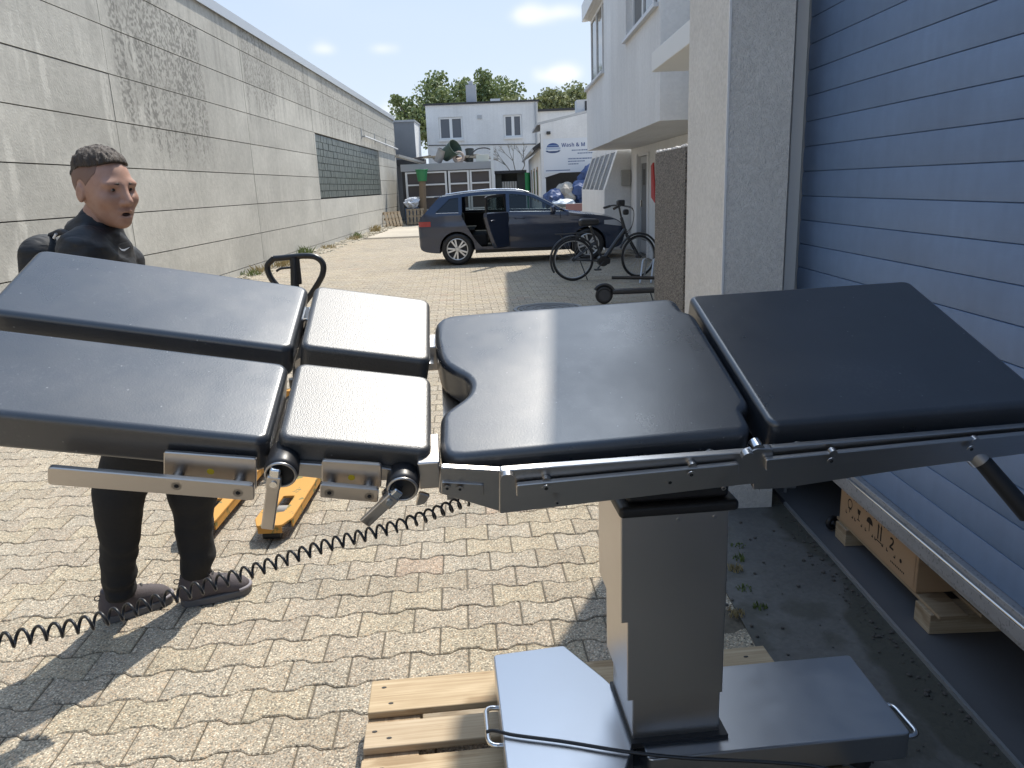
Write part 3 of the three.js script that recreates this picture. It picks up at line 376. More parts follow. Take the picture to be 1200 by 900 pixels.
{
  const br = plate('bracket', [[193, 530], [300, 538], [299, 573], [193, 562]], 1.046, 0.008, mSteel);
  const rail = plate('accessory_rail', [[57, 548], [297, 569], [297, 586], [57, 567]], 1.018, 0.010, mSteel, { r: 0.006 }); bolt(207, 569, 1.018, rail, 0.0095); bolt(279, 577, 1.018, rail, 0.0095);
  for (const [x, y] of [[209, 558], [281, 564]]) disc('rail_spacer', x, y, 1.046, 0.010, 0.02, mSteel);
  disc('yellow_marker', 247, 552, 1.046, 0.006, 0.002, M([0.6, 0.45, 0.02], 0.6));
  const br2 = plate('bracket', [[378, 540], [446, 545], [446, 570], [378, 565]], 1.044, 0.008, mSteel); plate('arm_strip', [[348, 543], [379, 545], [379, 560], [348, 557]], 1.052, 0.01, mSteelDark); plate('arm_strip', [[445, 548], [468, 552], [468, 563], [445, 562]], 1.052, 0.01, mSteelDark);
  const rail2 = plate('accessory_rail', [[376, 568], [443, 574], [442, 588], [376, 582]], 1.02, 0.010, mSteel); bolt(386, 577, 1.02, rail2, 0.0095); bolt(433, 581, 1.02, rail2, 0.0095);
  for (const [x, y] of [[387, 568], [432, 571]]) disc('rail_spacer', x, y, 1.044, 0.010, 0.018, mSteel);
  disc('yellow_marker', 412, 559, 1.044, 0.006, 0.002, M([0.6, 0.45, 0.02], 0.6));
  const knob = (px, py, lx0, ly0, lx1, ly1, w) => {
    const [u, n] = inPlane(px, py, 1.04), k = part('clamp_knob', [new THREE.LatheGeometry([[0.001, -0.04], [0.026, -0.04], [0.028, 0], [0.029, 0.012], [0.026, 0.019], [0.021, 0.021], [0.020, 0.014], [0.001, 0.014]].map((q) => new THREE.Vector2(...q)), 28).rotateX(Math.PI / 2).translate(u, n, -1.04)], mBlackPlastic, table, { matrix: inTop });
    part('knob_ring', [new THREE.TorusGeometry(0.0245, 0.0025, 8, 28).translate(u, n, -1.04 + 0.021)], mSteelDark, k, { matrix: inTop });
    const A = inPlane(lx0, ly0, 1.012), B = inPlane(lx1, ly1, 1.005), a = V3(A[0], A[1], -1.012), b = V3(B[0], B[1], -1.0), d = b.clone().sub(a), L = d.length(); d.normalize();
    const zz = V3(0, 0, 1), xx = d.clone().cross(zz).normalize(), bas = new THREE.Matrix4().makeBasis(xx, d, xx.clone().cross(d)).setPosition(a);
    part('stem', [rbox(-0.009, 0.009, -0.014, 0.022, -0.028, 0.006, 0.004)], mChrome, k, { matrix: mul(inTop, bas) });
    const lv = part('clamp_lever', [rbox(-w / 2, w / 2, 0.0, L, -0.004, 0.004, 0.003), rbox(-w / 2 - 0.001, w / 2 + 0.001, 0.0, 0.026, -0.006, 0.007, 0.003)], mSteel, table, { matrix: mul(inTop, bas) });
    part('pivot', [new THREE.CylinderGeometry(0.006, 0.006, 0.003, 14).rotateX(Math.PI / 2).translate(0, 0.013, 0.008)], mChrome, lv, { matrix: mul(inTop, bas) });
  };
  knob(331, 547, 322, 557, 314, 617, 0.022); knob(472, 564, 462, 580, 427, 611, 0.022);
  // hip joint
  const hb = inPlane(505, 548, 1.05); part('hip_block', [rbox(hb[0] - 0.024, hb[0] + 0.016, hb[1] - 0.045, hb[1] + 0.015, -1.13, -1.045, 0.004)], mSteel, table, { matrix: inTop });
  const hf = inPlane(511, 405, 1.53); part('hip_block', [rbox(hf[0] - 0.026, hf[0] + 0.02, hf[1] - 0.05, hf[1] + 0.014, -1.56, -1.50, 0.004)], mSteel, table, { matrix: inTop });
  plate('release_tab', [[492, 578], [503, 581], [497, 590], [488, 592]], 1.05, 0.008, mSteel);
  const hp = plate('hip_plate', [[517, 548], [588, 552], [588, 599], [515, 577]], 1.044, 0.012, mSteelDark, { r: 0.004 }); plate('release_bar', [[518, 565], [566, 568], [566, 580], [518, 577]], 1.04, 0.006, mSteelDark, { parent: hp }); bolt(524, 572, 1.034, hp, 0.007); bolt(539, 573, 1.034, hp, 0.007);
  const sp = plate('side_plate', [[586, 552], [878, 530], [886, 526], [905, 526], [905, 567], [880, 566], [586, 601]], 1.040, 0.014, mSteelDark, { r: 0.004, label: 'brushed side plate under the seat pad' });
  const rl = plate('accessory_rail', [[606, 569], [865, 544], [865, 555], [606, 581]], 1.026, 0.010, mSteelDark); bolt(640, 572, 1.016, rl); bolt(810, 556, 1.016, rl);
  bolt(785, 565, 1.038, sp); bolt(653, 589, 1.026, sp, 0.006); bolt(848, 572, 1.026, sp, 0.005);
  const sb = plate('side_plate', [[883, 527], [1260, 495], [1260, 523], [1062, 549], [919, 571], [883, 573]], 1.046, 0.012, mSteelDark, { r: 0.004, label: 'side plate under the back pad' });
  const rb = plate('accessory_rail', [[898, 539], [1260, 503], [1260, 516], [898, 551]], 1.030, 0.010, mSteelDark); bolt(974, 540, 1.02, rb); bolt(1138, 526, 1.02, rb);
  disc('hinge_pin', 594, 557, 1.026, 0.012, 0.012, mSteelDark); disc('hinge_pin', 874, 531, 1.026, 0.011, 0.014, mSteelDark); disc('hinge_pin', 884, 519, 1.06, 0.012, 0.02, mChrome);
  for (const [x, y] of [[640, 560], [810, 543], [974, 528], [1140, 514]]) disc('rail_spacer', x, y, 1.038, 0.008, 0.010, mSteelDark);
  for (const [x, y] of [[632, 550], [831, 531], [933, 522]]) disc('pad_clip', x, y, 1.058, 0.010, 0.004, mSteel);
  const k0 = inPlane(1148, 543, 1.03); part('release_handle', [cyl([k0[0] + .01, k0[1], -1.06], [k0[0] + 0.105, k0[1] - 0.100, -0.985], 0.016, 0.018, 18)], mRubber, table, { matrix: inTop }); part('handle_collar', [cyl([k0[0] - 0.005, k0[1] + 0.01, -1.07], [k0[0] + 0.02, k0[1] - 0.012, -1.052], 0.02, 0.02, 20)], mSteel, table, { matrix: inTop });
  // frame under the pads
  const far = -(OV + 0.5) + 0.02;
  part('cross_frame', [box(-0.02, 0.53, -0.13, -0.088, far, -1.10), box(0.55, 1.1, -0.12, -0.078, far, -1.10)].map((g) => g.translate(0.0, -0.868 + 0.006, 0)), mSteelDark, table, { matrix: inTop });
  part('side_plate', [box(-0.02, 1.08, -0.12, -0.07, far - 0.035, far - 0.02).translate(0, -0.868, 0)], mSteelDark, table, { matrix: inTop, label: 'side plate on the far long edge' });
  part('pad_tray', [box(0.015, 0.512, -0.083, -0.077, -(OV + 0.19), -(OV + 0.015)), box(0.015, 0.512, -0.083, -0.077, -(OV + 0.505), -(OV + 0.30))], mSteelDark, table, { matrix: secM('L') });
  part('pad_tray', [box(0.02, 0.226, -0.083, -0.077, -(OV + 0.19), -(OV + 0.015)), box(0.02, 0.226, -0.083, -0.077, -(OV + 0.505), -(OV + 0.30)), box(-0.03, 0.27, -0.10, -0.083, -(OV + 0.12), -(OV + 0.05)), box(-0.04, 0.27, -0.10, -0.083, -(OV + 0.46), -(OV + 0.39))], mSteelDark, table, { matrix: secM('M') });
  const lf = inPlane(357, 365, OV + 0.5); part('leg_joint', [rbox(lf[0] - 0.022, lf[0] + 0.022, lf[1] - 0.03, lf[1] + 0.012, -(OV + 0.5), -(OV + 0.44), 0.004)], mChrome, table, { matrix: inTop });
  part('leg_joint', [cyl([-0.305, -0.86, -(OV + 0.02)], [-0.305, -0.86, -(OV + 0.19)], 0.02, 0.02, 16), cyl([-0.30, -0.85, -(OV + 0.31)], [-0.30, -0.85, -(OV + 0.5)], 0.02, 0.02, 16)], mSteelDark, table, { matrix: inTop });
}
{ // column, upright on the base; local axes of the yawed table group, origin TPOS
  const B = 0.28 - 0.144, cx = 0.0, zf = 0.112;
  const sect = (w, d, y0, y1, x) => extr(roundPoly([[-w / 2, -d / 2], [w / 2, -d / 2], [w / 2, d / 2], [-w / 2, d / 2]], 0.004), y1 - y0, 0).rotateX(-Math.PI / 2).translate(x, y0, 0);
  part('column_section', [sect(0.208, 0.205, B, 0.27, -0.012)], mSteel, table); part('column_section', [sect(0.224, 0.224, 0.256, 0.472, -0.018)], mSteel, table); const topc = part('column_section', [sect(0.238, 0.240, 0.462, 0.728, -0.027)], mSteel, table);
  for (const x of [-0.02, 0.06]) part('screw', [new THREE.CylinderGeometry(0.004, 0.004, 0.002, 12).rotateX(Math.PI / 2).translate(x, 0.70, 0.1212)], mSteelDark, topc);
  part('rubber_collar', [rbox(-0.15, 0.112, 0.712, 0.738, -0.125, 0.128, 0.01), rbox(-0.13, 0.095, 0.738, 0.775, -0.11, 0.11, 0.01)], mRubber, table);
  part('tilt_head', [rbox(-0.085, 0.09, 0.77, 0.88, -0.08, 0.07, 0.01)], mSteelDark, table);
  part('base_gasket', [box(-0.122, 0.108, B - 0.004, B + 0.010, -0.113, 0.120)], mRubber, table);
  bolt;
  // left cover: outline measured on its top
  const loc = (px, py) => { const p = onY(px, py, 0.28).applyMatrix4(toTable); return [p.x, -p.z]; };
  const A = loc(580, 768), Bq = loc(660, 757), C = loc(707, 795), D = loc(738, 862);
  const mir = ([x, y]) => [x, -y];
  const polyL = roundPoly([A, mir(A), mir(Bq), mir(C), [D[0], -0.10], [D[0], 0.10], C, Bq].reverse(), 0.008);
  part('base_cover', [extr(polyL, 0.085, 0.004, [], 2).rotateX(-Math.PI / 2).translate(0, B - 0.089, 0)], mSteelBase, table, { label: 'six-sided brushed steel base cover in the sun' });
  const E = loc(995, 768), F = loc(1065, 858);
  part('base_cover', [extr(roundPoly([[-0.09, F[1]], [F[0], F[1]], [E[0], E[1]], [-0.09, E[1]]], 0.008), 0.062, 0.004, [], 2).rotateX(-Math.PI / 2).translate(0, B - 0.066, 0)], mSteelBase, table, { label: 'plain rectangular base cover in the shade' });
  part('base_chassis', [box(A[0] + 0.02, F[0] - 0.02, 0.012, B - 0.07, -0.13, 0.10)], mDark, table);
  for (const [x, z] of [[A[0] + 0.07, -0.18], [A[0] + 0.07, 0.18], [F[0] - 0.07, -0.11], [F[0] - 0.07, 0.08]]) part('foot', [cyl([x, 0.0, z], [x, 0.06, z], 0.03, 0.026, 16)], mRubber, table);
  const yl = B - 0.045; part('lift_handle', [bent([[A[0] + 0.006, yl, -0.12], [A[0] - 0.038, yl + 0.006, -0.12], [A[0] - 0.038, yl + 0.006, 0.02], [A[0] + 0.006, yl, 0.02]], 0.0065, 0.025, 10)], mChrome, table);
  const yr = B - 0.03; part('lift_handle', [bent([[F[0] - 0.004, yr, -F[1] - 0.135], [F[0] + 0.042, yr, -F[1] - 0.135], [F[0] + 0.042, yr, -F[1] - 0.02], [F[0] - 0.004, yr, -F[1] - 0.02]], 0.0065, 0.025, 10)], mChrome, table);
}
{ // cables
  const pts = []; for (const [x, y] of [[576, 856], [600, 861], [660, 869], [735, 881], [800, 888], [900, 893], [960, 899], [1010, 915]]) pts.push(onY(x, y, 0.288));
  const first = pts[0].clone(); pts.unshift(V3(first.x - 0.03, 0.25, first.z - 0.01), V3(first.x - 0.012, 0.284, first.z)); pts.shift();
  solo('power_cable', [tube(pts, 0.0042, 160, 8)], mBlackPlastic, 'straight black power cable lying across the steel table base', 'cable');
  // coiled hand-control cable sagging from the hip plate towards the left
  const a = onZ(548, 586, -1.34), q = onZ(380, 640, -1.19), b = onZ(0, 752, -0.90), c = onZ(-90, 775, -0.85), curve = new THREE.CatmullRomCurve3([a, onZ(470, 615, -1.25), q, onZ(290, 671, -1.12), onZ(190, 703, -1.04), onZ(100, 731, -0.97), b, c]), N = 3400, L = curve.getLength(), turns = L / 0.0192, fr = curve.computeFrenetFrames(400), out = [];
  for (let i = 0; i <= N; i++) { const t = i / N, p = curve.getPointAt(t), k = Math.min(400, Math.round(t * 400)), w = turns * t * 6.2832; out.push(p.clone().addScaledVector(fr.normals[k], Math.cos(w) * 0.0102).addScaledVector(fr.binormals[k], Math.sin(w) * 0.0102)); }
  const path = new THREE.CatmullRomCurve3(out); path.arcLengthDivisions = 4000;
  solo('coiled_cable', [new THREE.TubeGeometry(path, N, 0.0023, 6)], mBlackPlastic, 'coiled black spiral cable hanging from the operating table past the shoes', 'cable');
}

// ================================================================ PERSON
function iso(f, lo, hi, c) {        // surface nets over a signed distance field
  const n = [0, 1, 2].map((k) => Math.ceil((hi[k] - lo[k]) / c) + 1), [nx, ny, nz] = n, val = new Float32Array(nx * ny * nz), id = (i, j, k) => (k * ny + j) * nx + i;
  const S = 4, far = S * 0.9 * c * 2.2;
  for (let k = 0; k < nz; k += S) for (let j = 0; j < ny; j += S) for (let i = 0; i < nx; i += S) {
    const m = f(lo[0] + (i + S / 2 - 0.5) * c, lo[1] + (j + S / 2 - 0.5) * c, lo[2] + (k + S / 2 - 0.5) * c), skip = Math.abs(m) > far;
    for (let z = k; z < Math.min(k + S, nz); z++) for (let y = j; y < Math.min(j + S, ny); y++) for (let x = i; x < Math.min(i + S, nx); x++) val[id(x, y, z)] = skip ? m : f(lo[0] + x * c, lo[1] + y * c, lo[2] + z * c);
  }
  const vid = new Int32Array(nx * ny * nz).fill(-1), pos = [], ind = [];
  const E = [[0, 1], [2, 3], [4, 5], [6, 7], [0, 2], [1, 3], [4, 6], [5, 7], [0, 4], [1, 5], [2, 6], [3, 7]];
  for (let k = 0; k < nz - 1; k++) for (let j = 0; j < ny - 1; j++) for (let i = 0; i < nx - 1; i++) {
    const v = []; let m = 0; for (let q = 0; q < 8; q++) { v[q] = val[id(i + (q & 1), j + ((q >> 1) & 1), k + (q >> 2))]; if (v[q] < 0) m++; }
    if (m === 0 || m === 8) continue; let x = 0, y = 0, z = 0, w = 0;
    for (const [a, b] of E) if ((v[a] < 0) !== (v[b] < 0)) { const t = v[a] / (v[a] - v[b]); x += (a & 1) + t * ((b & 1) - (a & 1)); y += ((a >> 1) & 1) + t * (((b >> 1) & 1) - ((a >> 1) & 1)); z += (a >> 2) + t * ((b >> 2) - (a >> 2)); w++; }
    vid[id(i, j, k)] = pos.length / 3; pos.push(lo[0] + (i + x / w) * c, lo[1] + (j + y / w) * c, lo[2] + (k + z / w) * c);
  }
  const quad = (a, b, d, e, flip) => { if (a < 0 || b < 0 || d < 0 || e < 0) return; flip ? ind.push(a, d, b, a, e, d) : ind.push(a, b, d, a, d, e); };
  for (let k = 1; k < nz - 1; k++) for (let j = 1; j < ny - 1; j++) for (let i = 1; i < nx - 1; i++) {
    const s = val[id(i, j, k)] < 0;
    if (s !== val[id(i + 1, j, k)] < 0) quad(vid[id(i, j - 1, k - 1)], vid[id(i, j, k - 1)], vid[id(i, j, k)], vid[id(i, j - 1, k)], !s);
    if (s !== val[id(i, j + 1, k)] < 0) quad(vid[id(i - 1, j, k - 1)], vid[id(i - 1, j, k)], vid[id(i, j, k)], vid[id(i, j, k - 1)], !s);
    if (s !== val[id(i, j, k + 1)] < 0) quad(vid[id(i - 1, j - 1, k)], vid[id(i, j - 1, k)], vid[id(i, j, k)], vid[id(i - 1, j, k)], !s);
  }
  const g = new THREE.BufferGeometry(); g.setAttribute('position', new THREE.Float32BufferAttribute(pos, 3)); g.setIndex(ind); g.computeVertexNormals(); return g;
}
const cap = (x, y, z, a, b, ra, rb) => { const dx = b.x - a.x, dy = b.y - a.y, dz = b.z - a.z, px = x - a.x, py = y - a.y, pz = z - a.z, t = clamp((px * dx + py * dy + pz * dz) / (dx * dx + dy * dy + dz * dz + 1e-12)); return Math.hypot(px - dx * t, py - dy * t, pz - dz * t) - (ra + (rb - ra) * t); };
const smin = (a, b, k) => { const h = Math.max(k - Math.abs(a - b), 0) / k; return Math.min(a, b) - h * h * k * 0.25; };
const elp = (x, y, z, rx, ry, rz) => { const k0 = Math.hypot(x / rx, y / ry, z / rz), k1 = Math.hypot(x / (rx * rx), y / (ry * ry), z / (rz * rz)); return k1 < 1e-9 ? -Math.min(rx, ry, rz) : k0 * (k0 - 1) / k1; };
{
  const origin = V3(-1.36, 0, -2.70), J = (px, py, z) => onZ(px, py, z).sub(origin);
  const person = thing('person', 'person in black jacket and black trousers standing behind the leg pads, head turned', 'person', origin.toArray());
  const mSkin = P([0.44, 0.255, 0.185], 0.5, { sheen: 0.1, map: tex(256, 256, 0.12, (u, v) => { const n = fbm(u, v, 12, 12, 5, 801); return [lerp(0.9, 1.08, n), lerp(0.86, 1.08, n), lerp(0.85, 1.08, n)]; }) });
  const bCloth = tex(512, 512, 0.9, (u, v) => fbm(u, v, 5, 9, 5, 811), false), bFold = tex(512, 512, 0.6, (u, v) => { const q = fbm(u, v, 4, 12, 4, 821); return Math.abs(q * 2 - 1); }, false);
  const mJacket = P([0.017, 0.018, 0.021], 0.62, { sheen: 0.3, sheenRoughness: 0.6, sheenColor: lin(0.1, 0.1, 0.11), bumpMap: bFold, bumpScale: 0.005 }), mTrouser = P([0.011, 0.011, 0.012], 0.85, { bumpMap: bCloth, bumpScale: 0.012 });
  const mHair = M([0.065, 0.046, 0.032], 0.6, { bumpMap: tex(256, 256, 0.05, (u, v) => fbm(u, v, 40, 6, 3, 831), false), bumpScale: 0.004 });
  // --- head frame
  const HC = J(122, 222, -2.58), f0 = V3(0.88, -0.06, 0.47).normalize(), u0 = V3(0.02, 1, 0.02), s0 = u0.clone().cross(f0).normalize(); u0.crossVectors(f0, s0).normalize();
  const headXf = new THREE.Matrix4().makeBasis(s0, u0, f0).setPosition(HC);      // local x = his side, y up, z forward
  const K = 0.99, hl = (x, y, z) => V3(x * K, y * K, z * K).applyMatrix4(headXf);
  const neckTop = hl(0, -0.07, -0.02), neckBase = J(114, 274, -2.61), rs = (p, q, r) => p.clone().lerp(q, r);
  const head = (x, y, z) => {      // local coordinates, metres before K
    let d = elp(x, y - 0.032, z + 0.008, 0.076, 0.094, 0.098);
    d = smin(d, elp(x, y + 0.02, z - 0.028, 0.064, 0.085, 0.068), 0.04);
    d = smin(d, elp(x, y + 0.075, z - 0.042, 0.046, 0.040, 0.050), 0.035);       // jaw
    d = smin(d, elp(x, y + 0.103, z - 0.072, 0.022, 0.016, 0.018), 0.025);       // chin
    const ax = Math.abs(x);
    d = smin(d, elp(ax - 0.040, y + 0.028, z - 0.066, 0.026, 0.020, 0.022), 0.03);   // cheekbone
    d = smin(d, elp(ax - 0.028, y - 0.020, z - 0.082, 0.030, 0.010, 0.014), 0.02);   // brow
    d = -smin(-d, elp(ax - 0.032, y + 0.004, z - 0.100, 0.017, 0.011, 0.014), 0.012); // socket
    d = smin(d, cap(x, y, z, { x: 0, y: 0.012, z: 0.092 }, { x: 0, y: -0.036, z: 0.116 }, 0.009, 0.0125), 0.014); // nose
    d = smin(d, elp(ax - 0.012, y + 0.040, z - 0.102, 0.009, 0.008, 0.011), 0.008);
    d = smin(d, elp(x, y + 0.066, z - 0.090, 0.024, 0.007, 0.012), 0.008); d = smin(d, elp(x, y + 0.086, z - 0.087, 0.021, 0.008, 0.012), 0.008);   // lips, parted
    d = -smin(-d, elp(x, y + 0.076, z - 0.100, 0.017, 0.006, 0.016), 0.004);
    let e = elp(ax - 0.079, y + 0.010, z + 0.008, 0.010, 0.029, 0.017); e = -smin(-e, elp(ax - 0.092, y + 0.006, z - 0.0, 0.007, 0.018, 0.010), 0.006);
    return smin(d, e, 0.008);
  };
  const headG = iso(head, [-0.11, -0.13, -0.12], [0.11, 0.145, 0.14], 0.0036).scale(K, K, K).applyMatrix4(headXf);
  // --- body joints
  const hipN = J(160, 520, -2.62), hipF = J(212, 520, -2.78), pelvis = hipN.clone().add(hipF).multiplyScalar(0.5).add(V3(-0.02, 0.06, 0)), kneeN = J(139, 575, -2.62), kneeF = J(226, 575, -2.77), ankN = J(140, 690, -2.66), ankF = J(231, 668, -2.77);
  const chest = neckBase.clone().add(V3(-0.06, -0.24, -0.03)), shN = J(99, 296, -2.47), shF = neckBase.clone().add(V3(-0.03, -0.12, -0.19)), elbN = V3(-1.30, 1.13, -2.40).sub(origin), wrN = V3(-1.225, 0.93, -2.435).sub(origin), elbF = shF.clone().add(V3(0.03, -0.28, -0.06)), wrF = elbF.clone().add(V3(0.12, -0.2, 0.05));
  const handDir = V3(0.10, -0.97, -0.02).normalize();
  // --- hands: palm and five chained fingers
  const hand = (w, dir, side) => { const pal = w.clone().addScaledVector(dir, 0.085), acr = V3(0.85, 0.05, 0.5).normalize().multiplyScalar(side), nrm = dir.clone().cross(acr).normalize(), bones = [[w, w.clone().addScaledVector(dir, 0.05), 0.026, 0.03]];
    for (let i = 0; i < 4; i++) { const b = pal.clone().addScaledVector(acr, (i - 1.5) * 0.021), l = [0.068, 0.077, 0.072, 0.056][i], sp = (i - 1.5) * 0.1; bones.push([w.clone().addScaledVector(dir, 0.03).addScaledVector(acr, (i - 1.5) * 0.014), b, 0.015, 0.0125]); const d1 = dir.clone().addScaledVector(acr, sp).addScaledVector(nrm, 0.25).normalize(), m = b.clone().addScaledVector(d1, l * 0.5), d2 = dir.clone().addScaledVector(acr, sp).addScaledVector(nrm, 0.85).normalize(), e = m.clone().addScaledVector(d2, l * 0.5); bones.push([b, m, 0.0098, 0.009], [m, e, 0.009, 0.0078]); }
    const tb = w.clone().addScaledVector(dir, 0.025).addScaledVector(acr, -0.025), tm = tb.clone().addScaledVector(dir, 0.03).addScaledVector(acr, -0.03), te = tm.clone().addScaledVector(dir, 0.034).addScaledVector(acr, -0.010).addScaledVector(nrm, 0.012); bones.push([tb, tm, 0.015, 0.012], [tm, te, 0.0115, 0.009]);
    const f = (x, y, z) => { const p = { x, y, z }; let d = 9; for (let i = 0; i < bones.length; i++) { const [a, b, ra, rb] = bones[i]; d = smin(d, cap(x, y, z, a, b, ra, rb), i % 3 === 1 || i === 0 ? 0.014 : 0.004); } return d; };
    const lo = [w.x - 0.11, w.y - 0.21, w.z - 0.11], hi = [w.x + 0.11, w.y + 0.05, w.z + 0.11]; return iso(f, lo, hi, 0.0042); };
  const core = iso((x, y, z) => { let d = cap(x, y, z, neckTop, neckBase, 0.055, 0.062); d = smin(d, cap(x, y, z, chest, pelvis, 0.12, 0.10), 0.06); d = smin(d, cap(x, y, z, neckBase, chest, 0.062, 0.11), 0.05); d = smin(d, cap(x, y, z, elbN, wrN, 0.036, 0.026), .02); d = smin(d, cap(x, y, z, elbF, wrF, 0.036, 0.026), .02); return d; }, [-0.5, 0.5, -0.5], [0.5, 1.62, 0.5], 0.018);
  part('body', [headG, core, hand(wrN, handDir, 1), hand(wrF, handDir, -1)].map((g) => { g.setAttribute('uv', new THREE.Float32BufferAttribute(new Float32Array(g.attributes.position.count * 2), 2)); return g; }), mSkin, person);
  // --- hair: cropped on top, faded at the sides
  const hair = iso((x, y, z) => { const n = 0.009 * (vn(x * 130 + 50, z * 130 + y * 60 + 50, 999, 999, 3) - 0.5); let d = head(x, y, z) - 0.004 - 0.009 * ss(0.06, 0.11, y) + n; const line = 0.072 + 0.30 * Math.max(0, z - 0.03) * ss(0.02, 0.09, z) - 0.42 * Math.max(0, -z - 0.005) ; d = Math.max(d, (line - y) * 0.8); return d; }, [-0.1, -0.05, -0.125], [0.1, 0.155, 0.12], 0.0036).scale(K, K, K).applyMatrix4(headXf);
  part('hair', [hair], mHair, person);
  const fade = iso((x, y, z) => { let d = head(x, y, z) - 0.0012; const line = -0.012 + Math.max(0, z - 0.0) * 1.2, ear = elp(Math.abs(x) - 0.081, y + 0.008, z + 0.006, 0.02, 0.040, 0.027); d = Math.max(d, (line - y), y - 0.10, z - 0.052, -ear); return d; }, [-0.1, -0.1, -0.125], [0.1, 0.155, 0.12], 0.0036).scale(K, K, K).applyMatrix4(headXf);
  part('faded_sides', [fade], M([0.22, 0.13, 0.095], 0.7), person);
  const m = new THREE.Matrix4().copy(headXf).scale(V3(K, K, K));
  for (const s of [-1, 1]) { part('eye', [new THREE.SphereGeometry(0.0100, 14, 10).scale(1, 0.62, 1).translate(s * 0.031, 0.002, 0.0815)], P([0.22, 0.19, 0.18], 0.25), person, { matrix: m }); part('iris', [new THREE.SphereGeometry(0.0058, 12, 8).translate(s * 0.031, 0.002, 0.0868)], P([0.02, 0.016, 0.012], 0.15), person, { matrix: m }); part('eyebrow', [new THREE.CapsuleGeometry(0.0045, 0.030, 3, 8).scale(1, 1, 1.6).rotateZ(Math.PI / 2 - s * 0.10).rotateY(s * 0.35).translate(s * 0.033, 0.019, 0.0915)], mHair, person, { matrix: m }); }  // eyeballs tinted dark: the shadow of the eye area is put into their colour
  part('mouth', [new THREE.SphereGeometry(1, 14, 10).scale(0.017, 0.0065, 0.009).translate(0, -0.076, 0.0885)], M([0.03, 0.012, 0.011], 0.6), person, { matrix: m });
  // --- jacket
  const pel2 = pelvis.clone().add(V3(0, 0.02, 0)), nb2 = neckBase.clone().add(V3(-0.01, -0.07, 0)), col = rs(neckTop, neckBase, 0.58), pel3 = pelvis.clone().add(V3(0, -0.08, 0));
  const jk = iso((x, y, z) => { let d = cap(x, y, z, chest, pel2, 0.140, 0.15); d = smin(d, cap(x, y, z, nb2, chest, 0.088, 0.13), 0.08); d = smin(d, cap(x, y, z, shN, shF, 0.068, 0.062), 0.09); d = smin(d, cap(x, y, z, shN, elbN, 0.068, 0.056), 0.05); d = smin(d, cap(x, y, z, elbN, wrN, 0.055, 0.042), 0.02); d = smin(d, cap(x, y, z, shF, elbF, 0.066, 0.054), 0.05); d = smin(d, cap(x, y, z, elbF, wrF, 0.053, 0.042), 0.02);
    const q = cap(x, y, z, col, neckBase, 0.070, 0.090); d = smin(d, q, 0.03); d += 0.014 * (vn(x * 16 + y * 12 + 50, y * 34 - z * 16 + 50, 999, 999, 8) - 0.5) + 0.007 * (vn(x * 40 + 50, y * 60 + z * 30 + 50, 999, 999, 9) - 0.5); const wn = wrN; const cut = (x - wn.x) * handDir.x + (y - wn.y) * handDir.y + (z - wn.z) * handDir.z; if (Math.hypot(x - wn.x, y - wn.y, z - wn.z) < 0.09) d = Math.max(d, cut - 0.0); return d; }, [-0.45, 0.62, -0.5], [0.45, 1.56, 0.5], 0.013);
  part('jacket', [jk], mJacket, person);
  // chest zip and pale marks
  const mk = onZ(145, 292, -2.43).sub(origin); part('chest_mark', [extr(roundPoly([[-0.012, 0.006], [-0.006, -0.004], [0.002, -0.006], [0.020, 0.006], [0.002, 0.0], [-0.006, 0.0]], 0.002), 0.003).rotateY(0.35).translate(mk.x, mk.y, mk.z)], M([0.8, 0.8, 0.8], 0.6), person);
  // --- trousers
  const tr1 = iso((x, y, z) => { let d = cap(x, y, z, pelvis, pel3, 0.15, 0.14); const leg = (h, k, a, r) => { let e = cap(x, y, z, h, k, 0.105, 0.082); e = smin(e, cap(x, y, z, k, a, 0.082, 0.058), 0.03); return e; }; d = smin(d, leg(hipN, kneeN, ankN), 0.045); d = smin(d, leg(hipF, kneeF, ankF), 0.045); d += 0.012 * (vn(x * 9 + z * 6 + 50, y * 11 + 50, 999, 999, 5) - 0.5) + 0.02 * (vn(x * 14 + 50, y * 30 + z * 12 + x * 8 + 50, 999, 999, 6) - 0.5) * ss(0.5, 0.15, y); return Math.max(d, 0.085 - y); }, [-0.4, 0.05, -0.4], [0.4, 1.05, 0.4], 0.012);
  part('trousers', [tr1], mTrouser, person);
  // --- shoes
  const mShoe = P([0.085, 0.07, 0.072], 0.8, { bumpMap: bLeatherFine, bumpScale: 0.001 }), mSole = M([0.11, 0.105, 0.105], 0.7), mToe = M([0.22, 0.2, 0.21], 0.7);
  const shoe = (heel, toe, ank) => { const d = toe.clone().sub(heel).setY(0), L = d.length(); d.normalize(); const bas = new THREE.Matrix4().makeBasis(d, V3(0, 1, 0), d.clone().cross(V3(0, 1, 0))).setPosition(heel.clone().setY(0));
    const up = iso((x, y, z) => { const t = x / L; let q = cap(x, y, z, { x: 0.035, y: 0.052, z: 0 }, { x: L - 0.055, y: 0.042, z: 0.006 }, 0.040, 0.036); q = smin(q, cap(x, y, z, { x: 0.045, y: 0.05, z: 0 }, { x: 0.05, y: 0.12, z: 0 }, 0.042, 0.045), 0.04); q = smin(q, cap(x, y, z, { x: 0.06, y: 0.09, z: 0 }, { x: 0.16, y: 0.055, z: 0.003 }, 0.036, 0.034), 0.03); q = smin(q, elp(x - (L - 0.055), y - 0.036, z - 0.004, 0.05, 0.026, 0.044), 0.02); return Math.max(q, 0.022 - y, y - 0.125); }, [-0.03, 0, -0.07], [L + 0.03, 0.15, 0.07], 0.006);
    const s = part('shoe', [up], mShoe, person, { matrix: bas });
